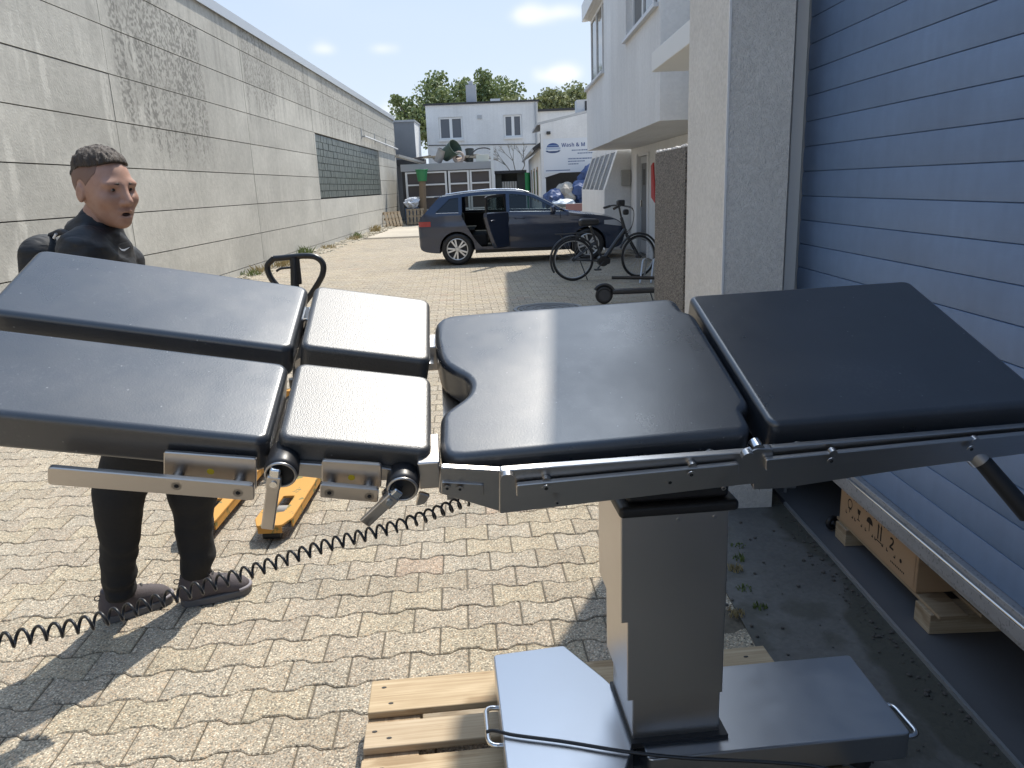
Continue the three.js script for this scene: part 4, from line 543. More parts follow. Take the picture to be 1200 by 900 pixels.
    const so = []; for (let i = 0; i <= 18; i++) { const t = i / 18, w = 0.036 + 0.012 * Math.sin(t * 3.14) + 0.008 * t; so.push([t * L - 0.004 + 0.002, Math.min(w, 0.012 + Math.sqrt(clamp(t * (1 - t) * 4)) * 0.06)]); }
    const out = [...so, ...so.slice().reverse().map(([a, b]) => [a, -b])]; part('sole', [extr(out, 0.022, 0.003).rotateX(-Math.PI / 2).translate(0, 0.003, 0)], mSole, s, { matrix: bas });
    part('laces', [0, 1, 2, 3].map((i) => tube([[0.085 + i * 0.022, 0.088 - i * 0.008, -0.033], [0.105 + i * 0.022, 0.122 - i * 0.0105, 0], [0.085 + i * 0.022, 0.088 - i * 0.008, 0.036]], 0.004, 10, 5)).concat([tube([[0.085, 0.11, 0.01], [0.10, 0.13, 0.03], [0.12, 0.10, 0.038]], 0.0025, 10, 5)]), mDark, s, { matrix: bas });
    part('toe_rand', [tube([...Array(13).keys()].map((i) => { const a = lerp(-1.45, 1.45, i / 12); return [L - 0.055 + Math.cos(a) * 0.053, 0.03, 0.004 + Math.sin(a) * 0.045]; }), 0.008, 24, 6)], mToe, s, { matrix: bas }); part('heel_loop', [new THREE.TorusGeometry(0.010, 0.002, 6, 14).translate(-0.008, 0.10, 0)], mDark, s, { matrix: bas }); };
  const G = (px, py) => onY(px, py, 0).sub(origin);
  shoe(G(122, 728), G(200, 700).add(V3(0.01, 0, 0)), ankN); shoe(G(214, 708), G(292, 690).add(V3(0.01, 0, 0)), ankF);
  // --- backpack on his back
  const bc = J(50, 352, -2.64), bp = thing('backpack', 'black backpack worn by the person behind the leg pads', 'backpack', origin.clone().add(bc).add(V3(0, -0.22, 0)).toArray());
  part('bag', [new RoundedBoxGeometry(0.15, 0.44, 0.26, 4, 0.07).rotateZ(-0.10).rotateY(0.45).translate(0.02, 0.22, 0)], P([0.016, 0.017, 0.019], 0.7, { bumpMap: bFold, bumpScale: 0.01 }), bp);
  const rel = (px, py, z) => { const p = onZ(px, py, z).sub(bp.position); return p; };
  part('strap', [tube([rel(60, 276, -2.62), rel(74, 272, -2.55), rel(88, 286, -2.47), rel(94, 312, -2.42)], 0.011, 24, 8)], M([0.03, 0.03, 0.033], 0.8), bp);
  part('strap_mark', [tube([rel(63, 279, -2.5), rel(66, 274, -2.49)], 0.004, 4, 5)], M([0.8, 0.8, 0.8], 0.5), bp);
}

// ================================================================ PALLET TRUCK
{
  const zt = -3.26, t = thing('pallet_truck', 'yellow hand pallet truck with black handle behind the table', 'pallet truck', [-1.30, 0, -3.9]); const o = { matrix: new THREE.Matrix4().makeTranslation(1.30, 0, 3.9) };
  for (const x of [-1.57, -1.21]) {
    const hole = roundPoly([[x + 0.055, 3.40], [x + 0.115, 3.40], [x + 0.115, 3.60], [x + 0.055, 3.60]], 0.01);
    const f = part('fork', [extr(roundPoly([[x + 0.03, 3.25], [x + 0.14, 3.25], [x + 0.17, 3.33], [x + 0.17, 4.42], [x, 4.42], [x, 3.33]], 0.012), 0.008, 0.002, [hole]).rotateX(-Math.PI / 2).translate(0, 0.083, 0), box(x, x + 0.006, 0.045, 0.084, -4.42, -3.33), box(x + 0.164, x + 0.17, 0.045, 0.084, -4.42, -3.33), extr([[x + 0.03, 3.255], [x + 0.14, 3.255], [x + 0.14, 3.262], [x + 0.03, 3.262]], 0.04).rotateX(-Math.PI / 2).translate(0, 0.05, 0)], mYellow, t, o);
    part('load_roller', [cyl([x + 0.05, 0.04, -3.50], [x + 0.12, 0.04, -3.50], 0.04, 0.04, 20)], M([0.3, 0.28, 0.25], .5), f, o); part('entry_roller', [cyl([x + 0.045, 0.03, -3.29], [x + 0.125, 0.03, -3.29], 0.022, 0.022, 14)], mRubber, f, o);
  }
  part('frame', [rbox(-1.57, -1.04, 0.05, 0.30, -4.50, -4.42, 0.01), extr([[-1.5, 0.3], [-1.11, 0.3], [-1.2, 0.42], [-1.41, 0.42]], 0.06).translate(0, 0, -4.49)], mYellow, t, o);
  part('pump', [cyl([-1.305, 0.12, -4.58], [-1.305, 0.46, -4.58], 0.045), rbox(-1.38, -1.23, 0.12, 0.24, -4.64, -4.50, 0.01)], mBlackPaint, t, o);
  for (const x of [-1.36, -1.26]) part('steer_wheel', [cyl([x - 0.022, 0.09, -4.6], [x + 0.022, 0.09, -4.6], 0.09, 0.09, 24)], mRubber, t, o);
  const A = onZ(345, 302, -4.66), loopC = onZ(345, 322, -4.66); // handle loop
  const L = onZ(312, 316, -4.66), R = onZ(377, 312, -4.66), Bm = onZ(358, 346, -4.66), hz = -4.66;
  const w = 0.165, cx = A.x, ty = A.y; const loop = []; for (const [x, y] of [[-w * 0.75, 0], [w * 0.75, 0], [w, -0.04], [w * 0.97, -0.10], [w * 0.62, -0.19], [0.035, -0.27]]) loop.push([cx + x, ty + y, hz]);
  const left = [[-w * 0.75, 0], [-w, -0.04], [-w * 0.97, -0.10], [-w * 0.62, -0.19], [-0.035, -0.27]].map(([x, y]) => [cx + x, ty + y, hz]);
  const hd = part('handle', [tube(loop, 0.018, 60, 10), tube(left, 0.018, 40, 10)], mBlackPaint, t, o);
  part('shaft', [cyl([cx, ty, hz], [-1.305, 0.42, -4.58], 0.026, 0.024), rbox(cx - 0.028, cx + 0.028, ty - 0.16, ty, hz - 0.015, hz + 0.015, 0.008)], mBlackPaint, hd, o);
  part('release_lever', [bent([[cx - 0.02, ty - 0.055, hz + 0.02], [cx - 0.09, ty - 0.06, hz + 0.02], [cx - 0.11, ty - 0.075, hz + 0.02]], 0.007, 0.02)], mBlackPaint, hd, o);
}

// ================================================================ CAR
{
  const car = thing('car', 'dark blue estate car with its rear side door open', 'car', [-0.96, 0, -16.87]);
  const mPaint = P([0.020, 0.032, 0.066], 0.32, { clearcoat: 1, clearcoatRoughness: 0.06, metalness: 0.35 }), mTrim = P([0.012, 0.012, 0.013], 0.45), mCarGlass = P([0.45, 0.5, 0.5], 0.03, { transmission: 1, thickness: 0, ior: 1.5 }), mTint = P([0.02, 0.024, 0.03], 0.05), mIn = M([0.012, 0.012, 0.013], 0.85), mLamp = P([0.35, 0.02, 0.02], 0.15, { clearcoat: 1 }), mLens = P([0.5, 0.52, 0.55], 0.08, { clearcoat: 1 }), mAlloy = P([0.66, 0.67, 0.68], 0.28, { metalness: 0.9 });
  const pl = (T) => (x) => { if (x <= T[0][0]) return T[0][1]; for (let i = 1; i < T.length; i++) if (x <= T[i][0]) { const [a, b] = T[i - 1], [c, d] = T[i]; const t = (x - a) / (c - a); const m0 = i > 1 ? (T[i][1] - T[i - 2][1]) / (T[i][0] - T[i - 2][0]) * (c - a) : d - b, m1 = i < T.length - 1 ? (T[i + 1][1] - b) / (T[i + 1][0] - a) * (c - a) : d - b; const lim = (m) => Math.abs(d - b) < 1e-6 ? 0 : clamp(m / (d - b), 0, 3) * (d - b); const M0 = lim(m0), M1 = lim(m1); return (2 * t ** 3 - 3 * t * t + 1) * b + (t ** 3 - 2 * t * t + t) * M0 + (-2 * t ** 3 + 3 * t * t) * d + (t ** 3 - t * t) * M1; } return T[T.length - 1][1]; };
  const yTop = pl([[-0.80, 0.62], [-0.785, 0.80], [-0.755, 0.93], [-0.70, 1.01], [-0.60, 1.10], [-0.36, 1.345], [-0.31, 1.375], [-0.05, 1.405], [0.3, 1.44], [0.8, 1.458], [1.2, 1.445], [1.5, 1.39], [1.75, 1.28], [2.0, 1.145], [2.28, 0.995], [2.42, 0.962], [2.9, 0.905], [3.2, 0.835], [3.38, 0.74], [3.46, 0.62], [3.49, 0.52]]);
  const yBotBase = pl([[-0.80, 0.58], [-0.79, 0.42], [-0.73, 0.32], [-0.55, 0.27], [-0.3, 0.25], [0.3, 0.235], [2.4, 0.235], [3.1, 0.22], [3.36, 0.26], [3.45, 0.36], [3.49, 0.48]]);
  const plan = pl([[-0.80, 0.62], [-0.78, 0.74], [-0.70, 0.82], [-0.5, 0.872], [0, 0.9], [2.6, 0.9], [3.0, 0.87], [3.25, 0.79], [3.4, 0.68], [3.49, 0.54]]);
  const belt = pl([[-0.8, 1.04], [0, 1.035], [1, 1.02], [2.2, 0.985]]);
  const Wd = (x, y) => { let w = plan(x); const b = belt(x); if (y > b) w -= (y - b) * 0.5 + 0.012; else if (y < 0.55) w -= (0.55 - y) * 0.12; w += 0.012 * Math.exp(-(((y - 0.78) / 0.06) ** 2)) - 0.012 * Math.exp(-(((y - 0.45) / 0.08) ** 2)); return Math.max(w, 0.3); };
  const arch = (x) => { let y = 0; for (const c of [0, 2.69]) if (Math.abs(x - c) < 0.362) y = Math.max(y, 0.325 + Math.sqrt(0.362 ** 2 - (x - c) ** 2)); return y; };
  const yBot = (x) => Math.max(yBotBase(x), arch(x));
  const DX0 = 0.12, DX1 = 1.06;                                    // rear door opening
  const doorLow = (x) => x < 0.52 ? Math.max(0.36 + Math.pow((0.52 - x) / 0.40, 1.4) * 0.62, 0.36) : 0.36;
  const wTop = (x) => yTop(x) - 0.062;
  const glazed = [[-0.40, 0.06, -1], [0.13, 1.03, 0], [1.10, 2.12, 1]];
  const winLow = (x) => belt(x) + 0.022, winHi = (x) => { let t = wTop(x); if (x < -0.1) t = Math.min(t, winLow(x) + Math.max(0, (x + 0.43)) * 0.9); return t; };
  const strip = (x0, x1, lo, hi, n, ny, side, inset = 0) => { const p = [], ix = []; for (let i = 0; i <= n; i++) { const x = lerp(x0, x1, i / n), a = lo(x), b = Math.max(hi(x), a + 1e-4); for (let j = 0; j <= ny; j++) { const y = lerp(a, b, j / ny); p.push(x, y, side * (Wd(x, y) - inset)); } } for (let i = 0; i < n; i++) for (let j = 0; j < ny; j++) { const a = i * (ny + 1) + j, b = a + ny + 1; side > 0 ? ix.push(a, b, a + 1, b, b + 1, a + 1) : ix.push(a, a + 1, b, b, a + 1, b + 1); } const g = new THREE.BufferGeometry(); g.setAttribute('position', new THREE.Float32BufferAttribute(p, 3)); g.setIndex(ix); g.computeVertexNormals(); return g; };
  const body = [];
  for (const s of [1, -1]) {
    const B2 = (x) => belt(x) + 0.02;
    // lower skin, cut for the open rear door on the near side
    if (s > 0) { body.push(strip(-0.80, DX0, yBot, (x) => Math.min(B2(x), yTop(x)), 130, 14, s), strip(DX0, DX1, yBot, doorLow, 70, 6, s), strip(DX1, 3.49, yBot, (x) => Math.min(B2(x), yTop(x)), 220, 14, s)); }
    else body.push(strip(-0.80, 3.49, yBot, (x) => Math.min(B2(x), yTop(x)), 300, 14, s));
    // pillars and roof rails
    const up = (a, b, n) => strip(a, b, B2, yTop, n, 6, s);
    body.push(up(-0.62, -0.40, 24), up(0.06, 0.13, 4), up(1.03, 1.10, 4));
    for (const [a, b, k] of glazed) { body.push(strip(a, b, winHi, yTop, 60, 4, s)); if (k < 0) body.push(strip(a, b, B2, winLow, 30, 1, s)); }
  }
  // top skins across the car
  const across = (x0, x1, n, crown, dy = 0) => { const p = [], ix = [], m = 20; for (let i = 0; i <= n; i++) { const x = lerp(x0, x1, i / n), y = yTop(x), w = Wd(x, y); for (let j = 0; j <= m; j++) { const t = j / m * 2 - 1; p.push(x, y + dy + crown * (1 - t * t), t * w); } } for (let i = 0; i < n; i++) for (let j = 0; j < m; j++) { const a = i * (m + 1) + j, b = a + m + 1; ix.push(a, a + 1, b, b, a + 1, b + 1); } const g = new THREE.BufferGeometry(); g.setAttribute('position', new THREE.Float32BufferAttribute(p, 3)); g.setIndex(ix); g.computeVertexNormals(); return g; };
  body.push(across(-0.80, -0.60, 40, 0.01), across(-0.40, 1.42, 60, 0.03), across(2.30, 3.49, 60, 0.03));
  const under = (x0, x1, n) => { const p = [], ix = []; for (let i = 0; i <= n; i++) { const x = lerp(x0, x1, i / n), y = yBotBase(x), w = Wd(x, y); p.push(x, y, -w, x, y, w); } for (let i = 0; i < n; i++) ix.push(i * 2, i * 2 + 1, i * 2 + 2, i * 2 + 2, i * 2 + 1, i * 2 + 3); const g = new THREE.BufferGeometry(); g.setAttribute('position', new THREE.Float32BufferAttribute(p, 3)); g.setIndex(ix); g.computeVertexNormals(); return g; };
  part('body', body.map((g) => mergeVertices(prep(g), 1e-4)).map((g) => { g.computeVertexNormals(); return g; }), mPaint, car);
  part('underbody', [under(-0.80, -0.36, 20), under(0.36, 2.32, 20), under(3.05, 3.49, 20), box(-0.36, 0.36, 0.70, 0.72, -0.85, 0.85), box(2.32, 3.05, 0.70, 0.72, -0.8, 0.8)], mIn, car);
  part('cabin', [box(-0.5, 2.25, 0.30, 0.34, -0.8, 0.8), box(2.2, 2.25, 0.3, 0.98, -0.78, 0.78), rbox(0.05, 0.62, 0.34, 0.62, -0.66, 0.66, 0.06), rbox(-0.12, 0.1, 0.36, 1.02, -0.66, 0.66, 0.06), box(-0.55, -0.14, 0.62, 0.64, -0.7, 0.7), box(-0.5, 2.2, 0.34, 1.0, -0.84, -0.80)], mIn, car);
  for (const z of [-0.40, 0.40]) { const s = part('front_seat', [rbox(1.1, 1.62, 0.36, 0.60, z - 0.25, z + 0.25, 0.06), rbox(0.98, 1.14, 0.5, 1.08, z - 0.24, z + 0.24, 0.06).rotateZ(0.0)], mIn, car); part('headrest', [rbox(0.94, 1.03, 1.12, 1.31, z - 0.12, z + 0.12, 0.04)], mIn, s); part('rear_headrest', [rbox(-0.12, -0.04, 1.03, 1.2, z - 0.11, z + 0.11, 0.03)], mIn, s); }
  for (const s of [1, -1]) for (const [a, b, k] of glazed) { if (s > 0 && k === 0) continue; const w = part('side_window', [strip(a, b, winLow, winHi, 40, 4, s, 0.012)], k < 0 ? mTint : mCarGlass, car); part('window_trim', [tube([...Array(12).keys()].map((i) => { const x = lerp(a, b, i / 11), y = winLow(x); return [x, y, s * (Wd(x, y) + 0.001)]; }), 0.008, 30, 5)], M([0.6, 0.6, 0.6], 0.25, { metalness: 0.9 }), w); }
  part('windscreen', [across(1.42, 2.30, 30, 0.035, -0.004)], mCarGlass, car); part('rear_window', [across(-0.60, -0.40, 16, 0.02, -0.004)], mTint, car);
  part('roof_rail', [tube([[-0.2, 1.425, 0.60], [0.2, 1.465, 0.62], [0.8, 1.49, 0.62], [1.3, 1.465, 0.62], [1.5, 1.41, 0.62]], 0.014, 40, 8)], M([0.75, 0.76, 0.77], 0.22, { metalness: 0.9 }), car); part('roof_rail', [tube([[-0.2, 1.425, -0.60], [0.8, 1.49, -0.62], [1.5, 1.41, -0.62]], 0.014, 40, 8)], M([0.75, 0.76, 0.77], 0.22, { metalness: 0.9 }), car);
  part('spoiler', [rbox(-0.44, -0.26, 1.365, 1.385, -0.6, 0.6, 0.008)], mPaint, car);
  const seam = (pts) => tube(pts.map(([x, y]) => [x, y, Wd(x, y) + 0.0005]), 0.005, 30, 4);
  part('panel_seam', [seam([[1.08, 0.30], [1.08, 0.6], [1.07, 1.0]]), seam([[2.13, 0.30], [2.16, 0.55], [2.12, 0.98]]), seam([[1.08, 0.30], [1.6, 0.30], [2.13, 0.30]]), seam([[2.35, 0.93], [2.7, 0.88], [3.1, 0.80]])], mBlackGap, car);
  part('sill_trim', [strip(0.37, 2.32, () => 0.236, () => 0.30, 40, 2, 1, -0.006)], mTrim, car);
  part('door_handle', [tube([[1.20, 0.90, 0.918], [1.24, 0.905, 0.935], [1.36, 0.905, 0.935], [1.40, 0.90, 0.918]], 0.011, 20, 8)], mPaint, car);
  const mir = part('wing_mirror', [new RoundedBoxGeometry(0.10, 0.14, 0.20, 4, 0.05).translate(1.98, 1.06, 1.01), box(1.96, 2.02, 0.99, 1.02, 0.86, 0.95)], mPaint, car); part('mirror_glass', [new RoundedBoxGeometry(0.01, 0.10, 0.15, 2, 0.004).translate(1.928, 1.06, 1.01)], mChrome, mir);
  part('wing_mirror', [new RoundedBoxGeometry(0.10, 0.14, 0.20, 4, 0.05).translate(1.98, 1.06, -1.01)], mPaint, car);
  for (const s of [1, -1]) { part('tail_light', [strip(-0.775, -0.52, () => 0.80, (x) => 0.90 + 0.0 * x, 16, 4, s, -0.006)], mLamp, car); part('headlight', [strip(3.02, 3.40, (x) => 0.66 + (3.4 - x) * 0.16, (x) => Math.min(yTop(x) - 0.02, 0.80), 16, 4, s, -0.005)], mLens, car); }
  // rear door, hinged at the centre pillar and swung wide open
  const door = new THREE.Group(); door.name = 'rear_door'; door.position.set(DX1, 0, 0.90); door.rotation.y = 1.12; car.add(door); door.userData.label = 'open rear side door';
  const dl = (x) => doorLow(x + DX1) , dp = []; for (let i = 0; i <= 20; i++) { const x = lerp(-0.94, 0, i / 20); dp.push([x, dl(x)]); } dp.push([0, 1.03], [-0.93, 1.05]);
  const hi = []; for (let i = 0; i <= 12; i++) { const x = lerp(-0.02, -0.90, i / 12); hi.push([x, Math.min(wTop(x + DX1) - 0.0, 1.05 + (x + 1.0) * 3.0)]); }
  part('door_skin', [extr(dp, 0.06, 0.01).translate(0, 0, -0.06)], mPaint, door); part('door_lining', [extr(dp.map(([x, y]) => [x * 0.94 - 0.02, lerp(0.72, y, 0.94)]), 0.03).translate(0, 0, -0.105)], mIn, door);
  part('window_frame', [extr([[0, 1.04], ...hi, [-0.90, 1.04]], 0.03, 0, [[[-0.05, 1.06], ...hi.slice(1, 12).map(([x, y]) => [x * 0.96 - 0.02, y - 0.05]), [-0.82, 1.06]]]).translate(0, 0, -0.06)], mTrim, door);
  part('pane', [extr([[-0.05, 1.06], ...hi.slice(1, 12).map(([x, y]) => [x * 0.96 - 0.02, y - 0.05]), [-0.82, 1.06]], 0.004).translate(0, 0, -0.048)], mCarGlass, door); part('handle', [tube([[-0.80, 0.90, 0.01], [-0.76, 0.905, 0.035], [-0.66, 0.905, 0.035], [-0.62, 0.90, 0.01]], 0.011, 20, 8)], mPaint, door);
  // wheels
  const tyreG = new THREE.LatheGeometry([[0.215, -0.09], [0.26, -0.105], [0.305, -0.098], [0.322, -0.07], [0.326, 0], [0.322, 0.07], [0.305, 0.098], [0.26, 0.105], [0.215, 0.09]].map((q) => new THREE.Vector2(...q)), 48).rotateX(Math.PI / 2);
  for (const [x, z, s] of [[0, 0.79, 1], [2.69, 0.79, 1], [0, -0.79, -1], [2.69, -0.79, -1]]) {
    const w = new THREE.Group(); w.name = 'wheel'; w.position.set(x, 0.326, z); car.add(w); part('tyre', [tyreG.clone()], mRubber, w);
    const sp = [new THREE.TorusGeometry(0.212, 0.012, 8, 48).translate(0, 0, s * 0.088), new THREE.CylinderGeometry(0.045, 0.05, 0.03, 20).rotateX(Math.PI / 2).translate(0, 0, s * 0.075)]; for (let k = 0; k < 10; k++) { const a = (Math.floor(k / 2) + (k % 2 ? 0.16 : -0.16)) / 5 * 6.2832 + 0.4, g = extr([[-0.012, 0.03], [0.012, 0.03], [0.016, 0.205], [-0.016, 0.205]], 0.018, 0.003).translate(0, 0, s * 0.078 - 0.009).rotateZ(a); sp.push(g); }
    part('rim', sp, mAlloy, w); part('brake_disc', [new THREE.CylinderGeometry(0.205, 0.205, 0.02, 32).rotateX(Math.PI / 2).translate(0, 0, s * 0.03)], mDark, w);
  }
}

// ================================================================ BICYCLE, RACK, SCOOTER, MANHOLE
{
  const R0 = onY(672, 329, 0), by = thing('bicycle', 'dark step-through electric bicycle parked in a metal rack', 'bicycle', [R0.x, 0, R0.z], 0.12);
  const mB = P([0.03, 0.033, 0.038], 0.35), mT = M([0.018, 0.018, 0.019], 0.7);
  const wheel = (x, turn) => { const g = new THREE.Group(); g.name = 'wheel'; g.position.set(x, 0.345, 0); g.rotation.y = turn; by.add(g); part('tyre', [new THREE.TorusGeometry(0.325, 0.021, 10, 56)], mT, g); part('rim', [new THREE.TorusGeometry(0.30, 0.010, 6, 56)], mGreyMetal, g); part('hub', [cyl([0, 0, -0.05], [0, 0, 0.05], 0.03)], mDark, g); const s = []; for (let i = 0; i < 24; i++) { const a = i / 24 * 6.2832; s.push(cyl([Math.cos(a + 0.3) * 0.025, Math.sin(a + 0.3) * 0.025, (i % 2 ? 1 : -1) * 0.03], [Math.cos(a) * 0.3, Math.sin(a) * 0.3, 0], 0.0014, 0.0014, 4)); } part('spokes', s, mGreyMetal, g); };
  wheel(0, 0); wheel(1.10, 0.35);
  const arc = (cx, r, a0, a1, n = 20) => [...Array(n + 1).keys()].map((i) => { const a = lerp(a0, a1, i / n); return [cx + Math.cos(a) * r, 0.345 + Math.sin(a) * r, 0]; });
  part('fender', [tube(arc(0, 0.372, 0.5, 3.7), 0.019, 40, 6)], mB, by); part('fender', [tube(arc(1.10, 0.372, 0.3, 2.7).map(([x, y, z]) => [x, y, z - (x - 1.1) * 0.35]), 0.019, 40, 6)], mB, by);
  const hx = 0.88, fr = part('frame', [cyl([0.49, 0.30, 0], [hx + 0.0, 0.80, 0], 0.036, 0.034), cyl([hx + 0.01, 0.72, 0], [hx - 0.07, 0.98, 0], 0.026), cyl([0.49, 0.30, 0], [0.30, 0.86, 0], 0.02), cyl([0.47, 0.30, 0.05], [0, 0.345, 0.06], 0.012), cyl([0.47, 0.30, -0.05], [0, 0.345, -0.06], 0.012), cyl([0.38, 0.6, 0.04], [0, 0.345, 0.06], 0.009), cyl([0.38, 0.6, -0.04], [0, 0.345, -0.06], 0.009)], mB, by);
  part('motor', [cyl([0.49, 0.30, -0.07], [0.49, 0.30, 0.07], 0.085, 0.085, 24), rbox(0.42, 0.62, 0.24, 0.36, -0.05, 0.05, 0.04)], mBlackPlastic, fr);
  part('crank', [cyl([0.49, 0.30, 0.09], [0.38, 0.18, 0.10], 0.012), rbox(0.32, 0.43, 0.165, 0.19, 0.10, 0.19, 0.008), cyl([0.49, 0.30, -0.09], [0.60, 0.42, -0.10], 0.012)], mDark, by);
  part('fork', [cyl([hx + 0.02, 0.70, 0.05], [1.10, 0.345, 0.06], 0.017), cyl([hx + 0.02, 0.70, -0.05], [1.10, 0.345, -0.06], 0.017), cyl([hx + 0.01, 0.72, -0.06], [hx + 0.01, 0.72, 0.06], 0.02)], mB, by);
  part('stem', [cyl([hx - 0.07, 0.98, 0], [hx - 0.11, 1.16, 0], 0.016)], mB, by);
  part('handlebar', [tube([[hx - 0.26, 1.14, 0.30], [hx - 0.17, 1.17, 0.22], [hx - 0.10, 1.17, 0.06], [hx - 0.10, 1.17, -0.06], [hx - 0.17, 1.17, -0.22], [hx - 0.26, 1.14, -0.30]], 0.013, 40, 8)], mDark, by); part('grip', [cyl([hx - 0.19, 1.165, 0.24], [hx - 0.28, 1.135, 0.32], 0.02)], mBlackPlastic, by); part('grip', [cyl([hx - 0.19, 1.165, -0.24], [hx - 0.28, 1.135, -0.32], 0.02)], mBlackPlastic, by);
  part('display', [rbox(hx - 0.14, hx - 0.02, 1.17, 1.26, -0.06, 0.06, 0.02), rbox(hx - 0.04, hx + 0.05, 1.02, 1.11, -0.05, 0.05, 0.03)], mBlackPlastic, by);
  part('brake_cable', [tube([[hx - 0.12, 1.18, 0.1], [hx + 0.10, 1.1, 0.08], [hx + 0.1, 0.85, 0.04], [hx + 0.03, 0.72, 0.03]], 0.005, 24, 5), tube([[hx - 0.12, 1.18, -0.1], [hx + 0.13, 1.12, -0.05], [hx + 0.11, 0.85, 0], [hx + 0.03, 0.75, 0]], 0.005, 24, 5)], mBlackPlastic, by);
  part('saddle', [extr(roundPoly([[0.14, 0], [0.40, 0.012], [0.40, 0.05], [0.14, 0.06]], 0.02), 0.10, 0.03, [], 3).translate(0, 0.90, -0.05)], mBlackPlastic, by); part('seat_post', [cyl([0.30, 0.86, 0], [0.28, 0.91, 0], 0.014)], mGreyMetal, by);
  part('luggage_rack', [tube([[-0.28, 0.76, 0.07], [0.24, 0.77, 0.07]], 0.007, 8, 6), tube([[-0.28, 0.76, -0.07], [0.24, 0.77, -0.07]], 0.007, 8, 6), cyl([-0.22, 0.76, 0.07], [0, 0.36, 0.07], 0.006), cyl([0.05, 0.76, 0.07], [0, 0.36, 0.07], 0.006)], mDark, by); part('kickstand', [cyl([0.1, 0.33, 0.07], [0.20, 0.02, 0.16], 0.009)], mDark, by);
  const rk = thing('bicycle_rack', 'galvanised floor rack of bent hoops holding the front bicycle wheel', 'bicycle rack', [2.25, 0, -12.1]);
  for (let i = 0; i < 4; i++) part('hoop', [bent([[-0.18 + i * 0.17, 0.02, 0.25], [-0.10 + i * 0.17, 0.36, 0.05], [-0.02 + i * 0.17, 0.36, -0.05], [-0.02 + i * 0.17, 0.02, -0.3]], 0.014, 0.06)], M([0.55, 0.57, 0.6], 0.35, { metalness: 0.7 }), rk); part('base_rail', [cyl([0.05, 0.02, 0.25], [0.6, 0.02, 0.25], 0.014), cyl([-0.2, 0.02, -0.3], [0.6, 0.02, -0.3], 0.014)], M([0.5, 0.5, 0.5], 0.4, { metalness: 0.7 }), rk);
  const S = onY(708, 356, 0), sc = thing('electric_scooter', 'black electric scooter lying low beside the aggregate wall', 'scooter', [S.x, 0, S.z]);
  for (const x of [0, 0.92]) { const w = part('wheel', [new THREE.TorusGeometry(0.088, 0.028, 10, 32).translate(x, 0.116, 0)], mRubber, sc); part('hub', [cyl([x, 0.116, -0.03], [x, 0.116, 0.03], 0.075, 0.075, 24)], mDark, w); }
  part('deck', [rbox(0.10, 0.80, 0.125, 0.185, -0.08, 0.08, 0.02)], mBlackPlastic, sc); part('fender', [tube([...Array(12).keys()].map((i) => { const a = lerp(0.3, 2.6, i / 11); return [Math.cos(a) * 0.135, 0.116 + Math.sin(a) * 0.135, 0]; }), 0.024, 20, 6)], mBlackPlastic, sc); part('stem', [cyl([0.84, 0.18, 0], [0.95, 0.30, 0], 0.03), cyl([0.95, 0.30, 0], [0.1, 0.34, 0], 0.022)], mBlackPaint, sc); part('kickstand', [cyl([0.6, 0.13, 0.05], [0.63, 0.01, 0.11], 0.008)], mDark, sc);
  const m = onY(642, 361, 0.004), mh = thing('manhole_cover', 'round cast iron manhole cover in the shaded paving', 'manhole cover', [m.x, 0.004, m.z]);
  part('frame', [new THREE.TorusGeometry(0.42, 0.03, 6, 48).rotateX(Math.PI / 2).scale(1, 0.3, 1)], M([0.18, 0.18, 0.18], .6), mh); part('lid', [new THREE.CylinderGeometry(0.37, 0.37, 0.012, 48), new THREE.TorusGeometry(0.30, 0.02, 6, 48).rotateX(Math.PI / 2), new THREE.TorusGeometry(0.18, 0.02, 6, 48).rotateX(Math.PI / 2), new THREE.TorusGeometry(0.07, 0.02, 6, 32).rotateX(Math.PI / 2)].map((g, i) => i ? g.scale(1, 0.4, 1).translate(0, 0.006, 0) : g), M([0.11, 0.11, 0.11], .7), mh);
}

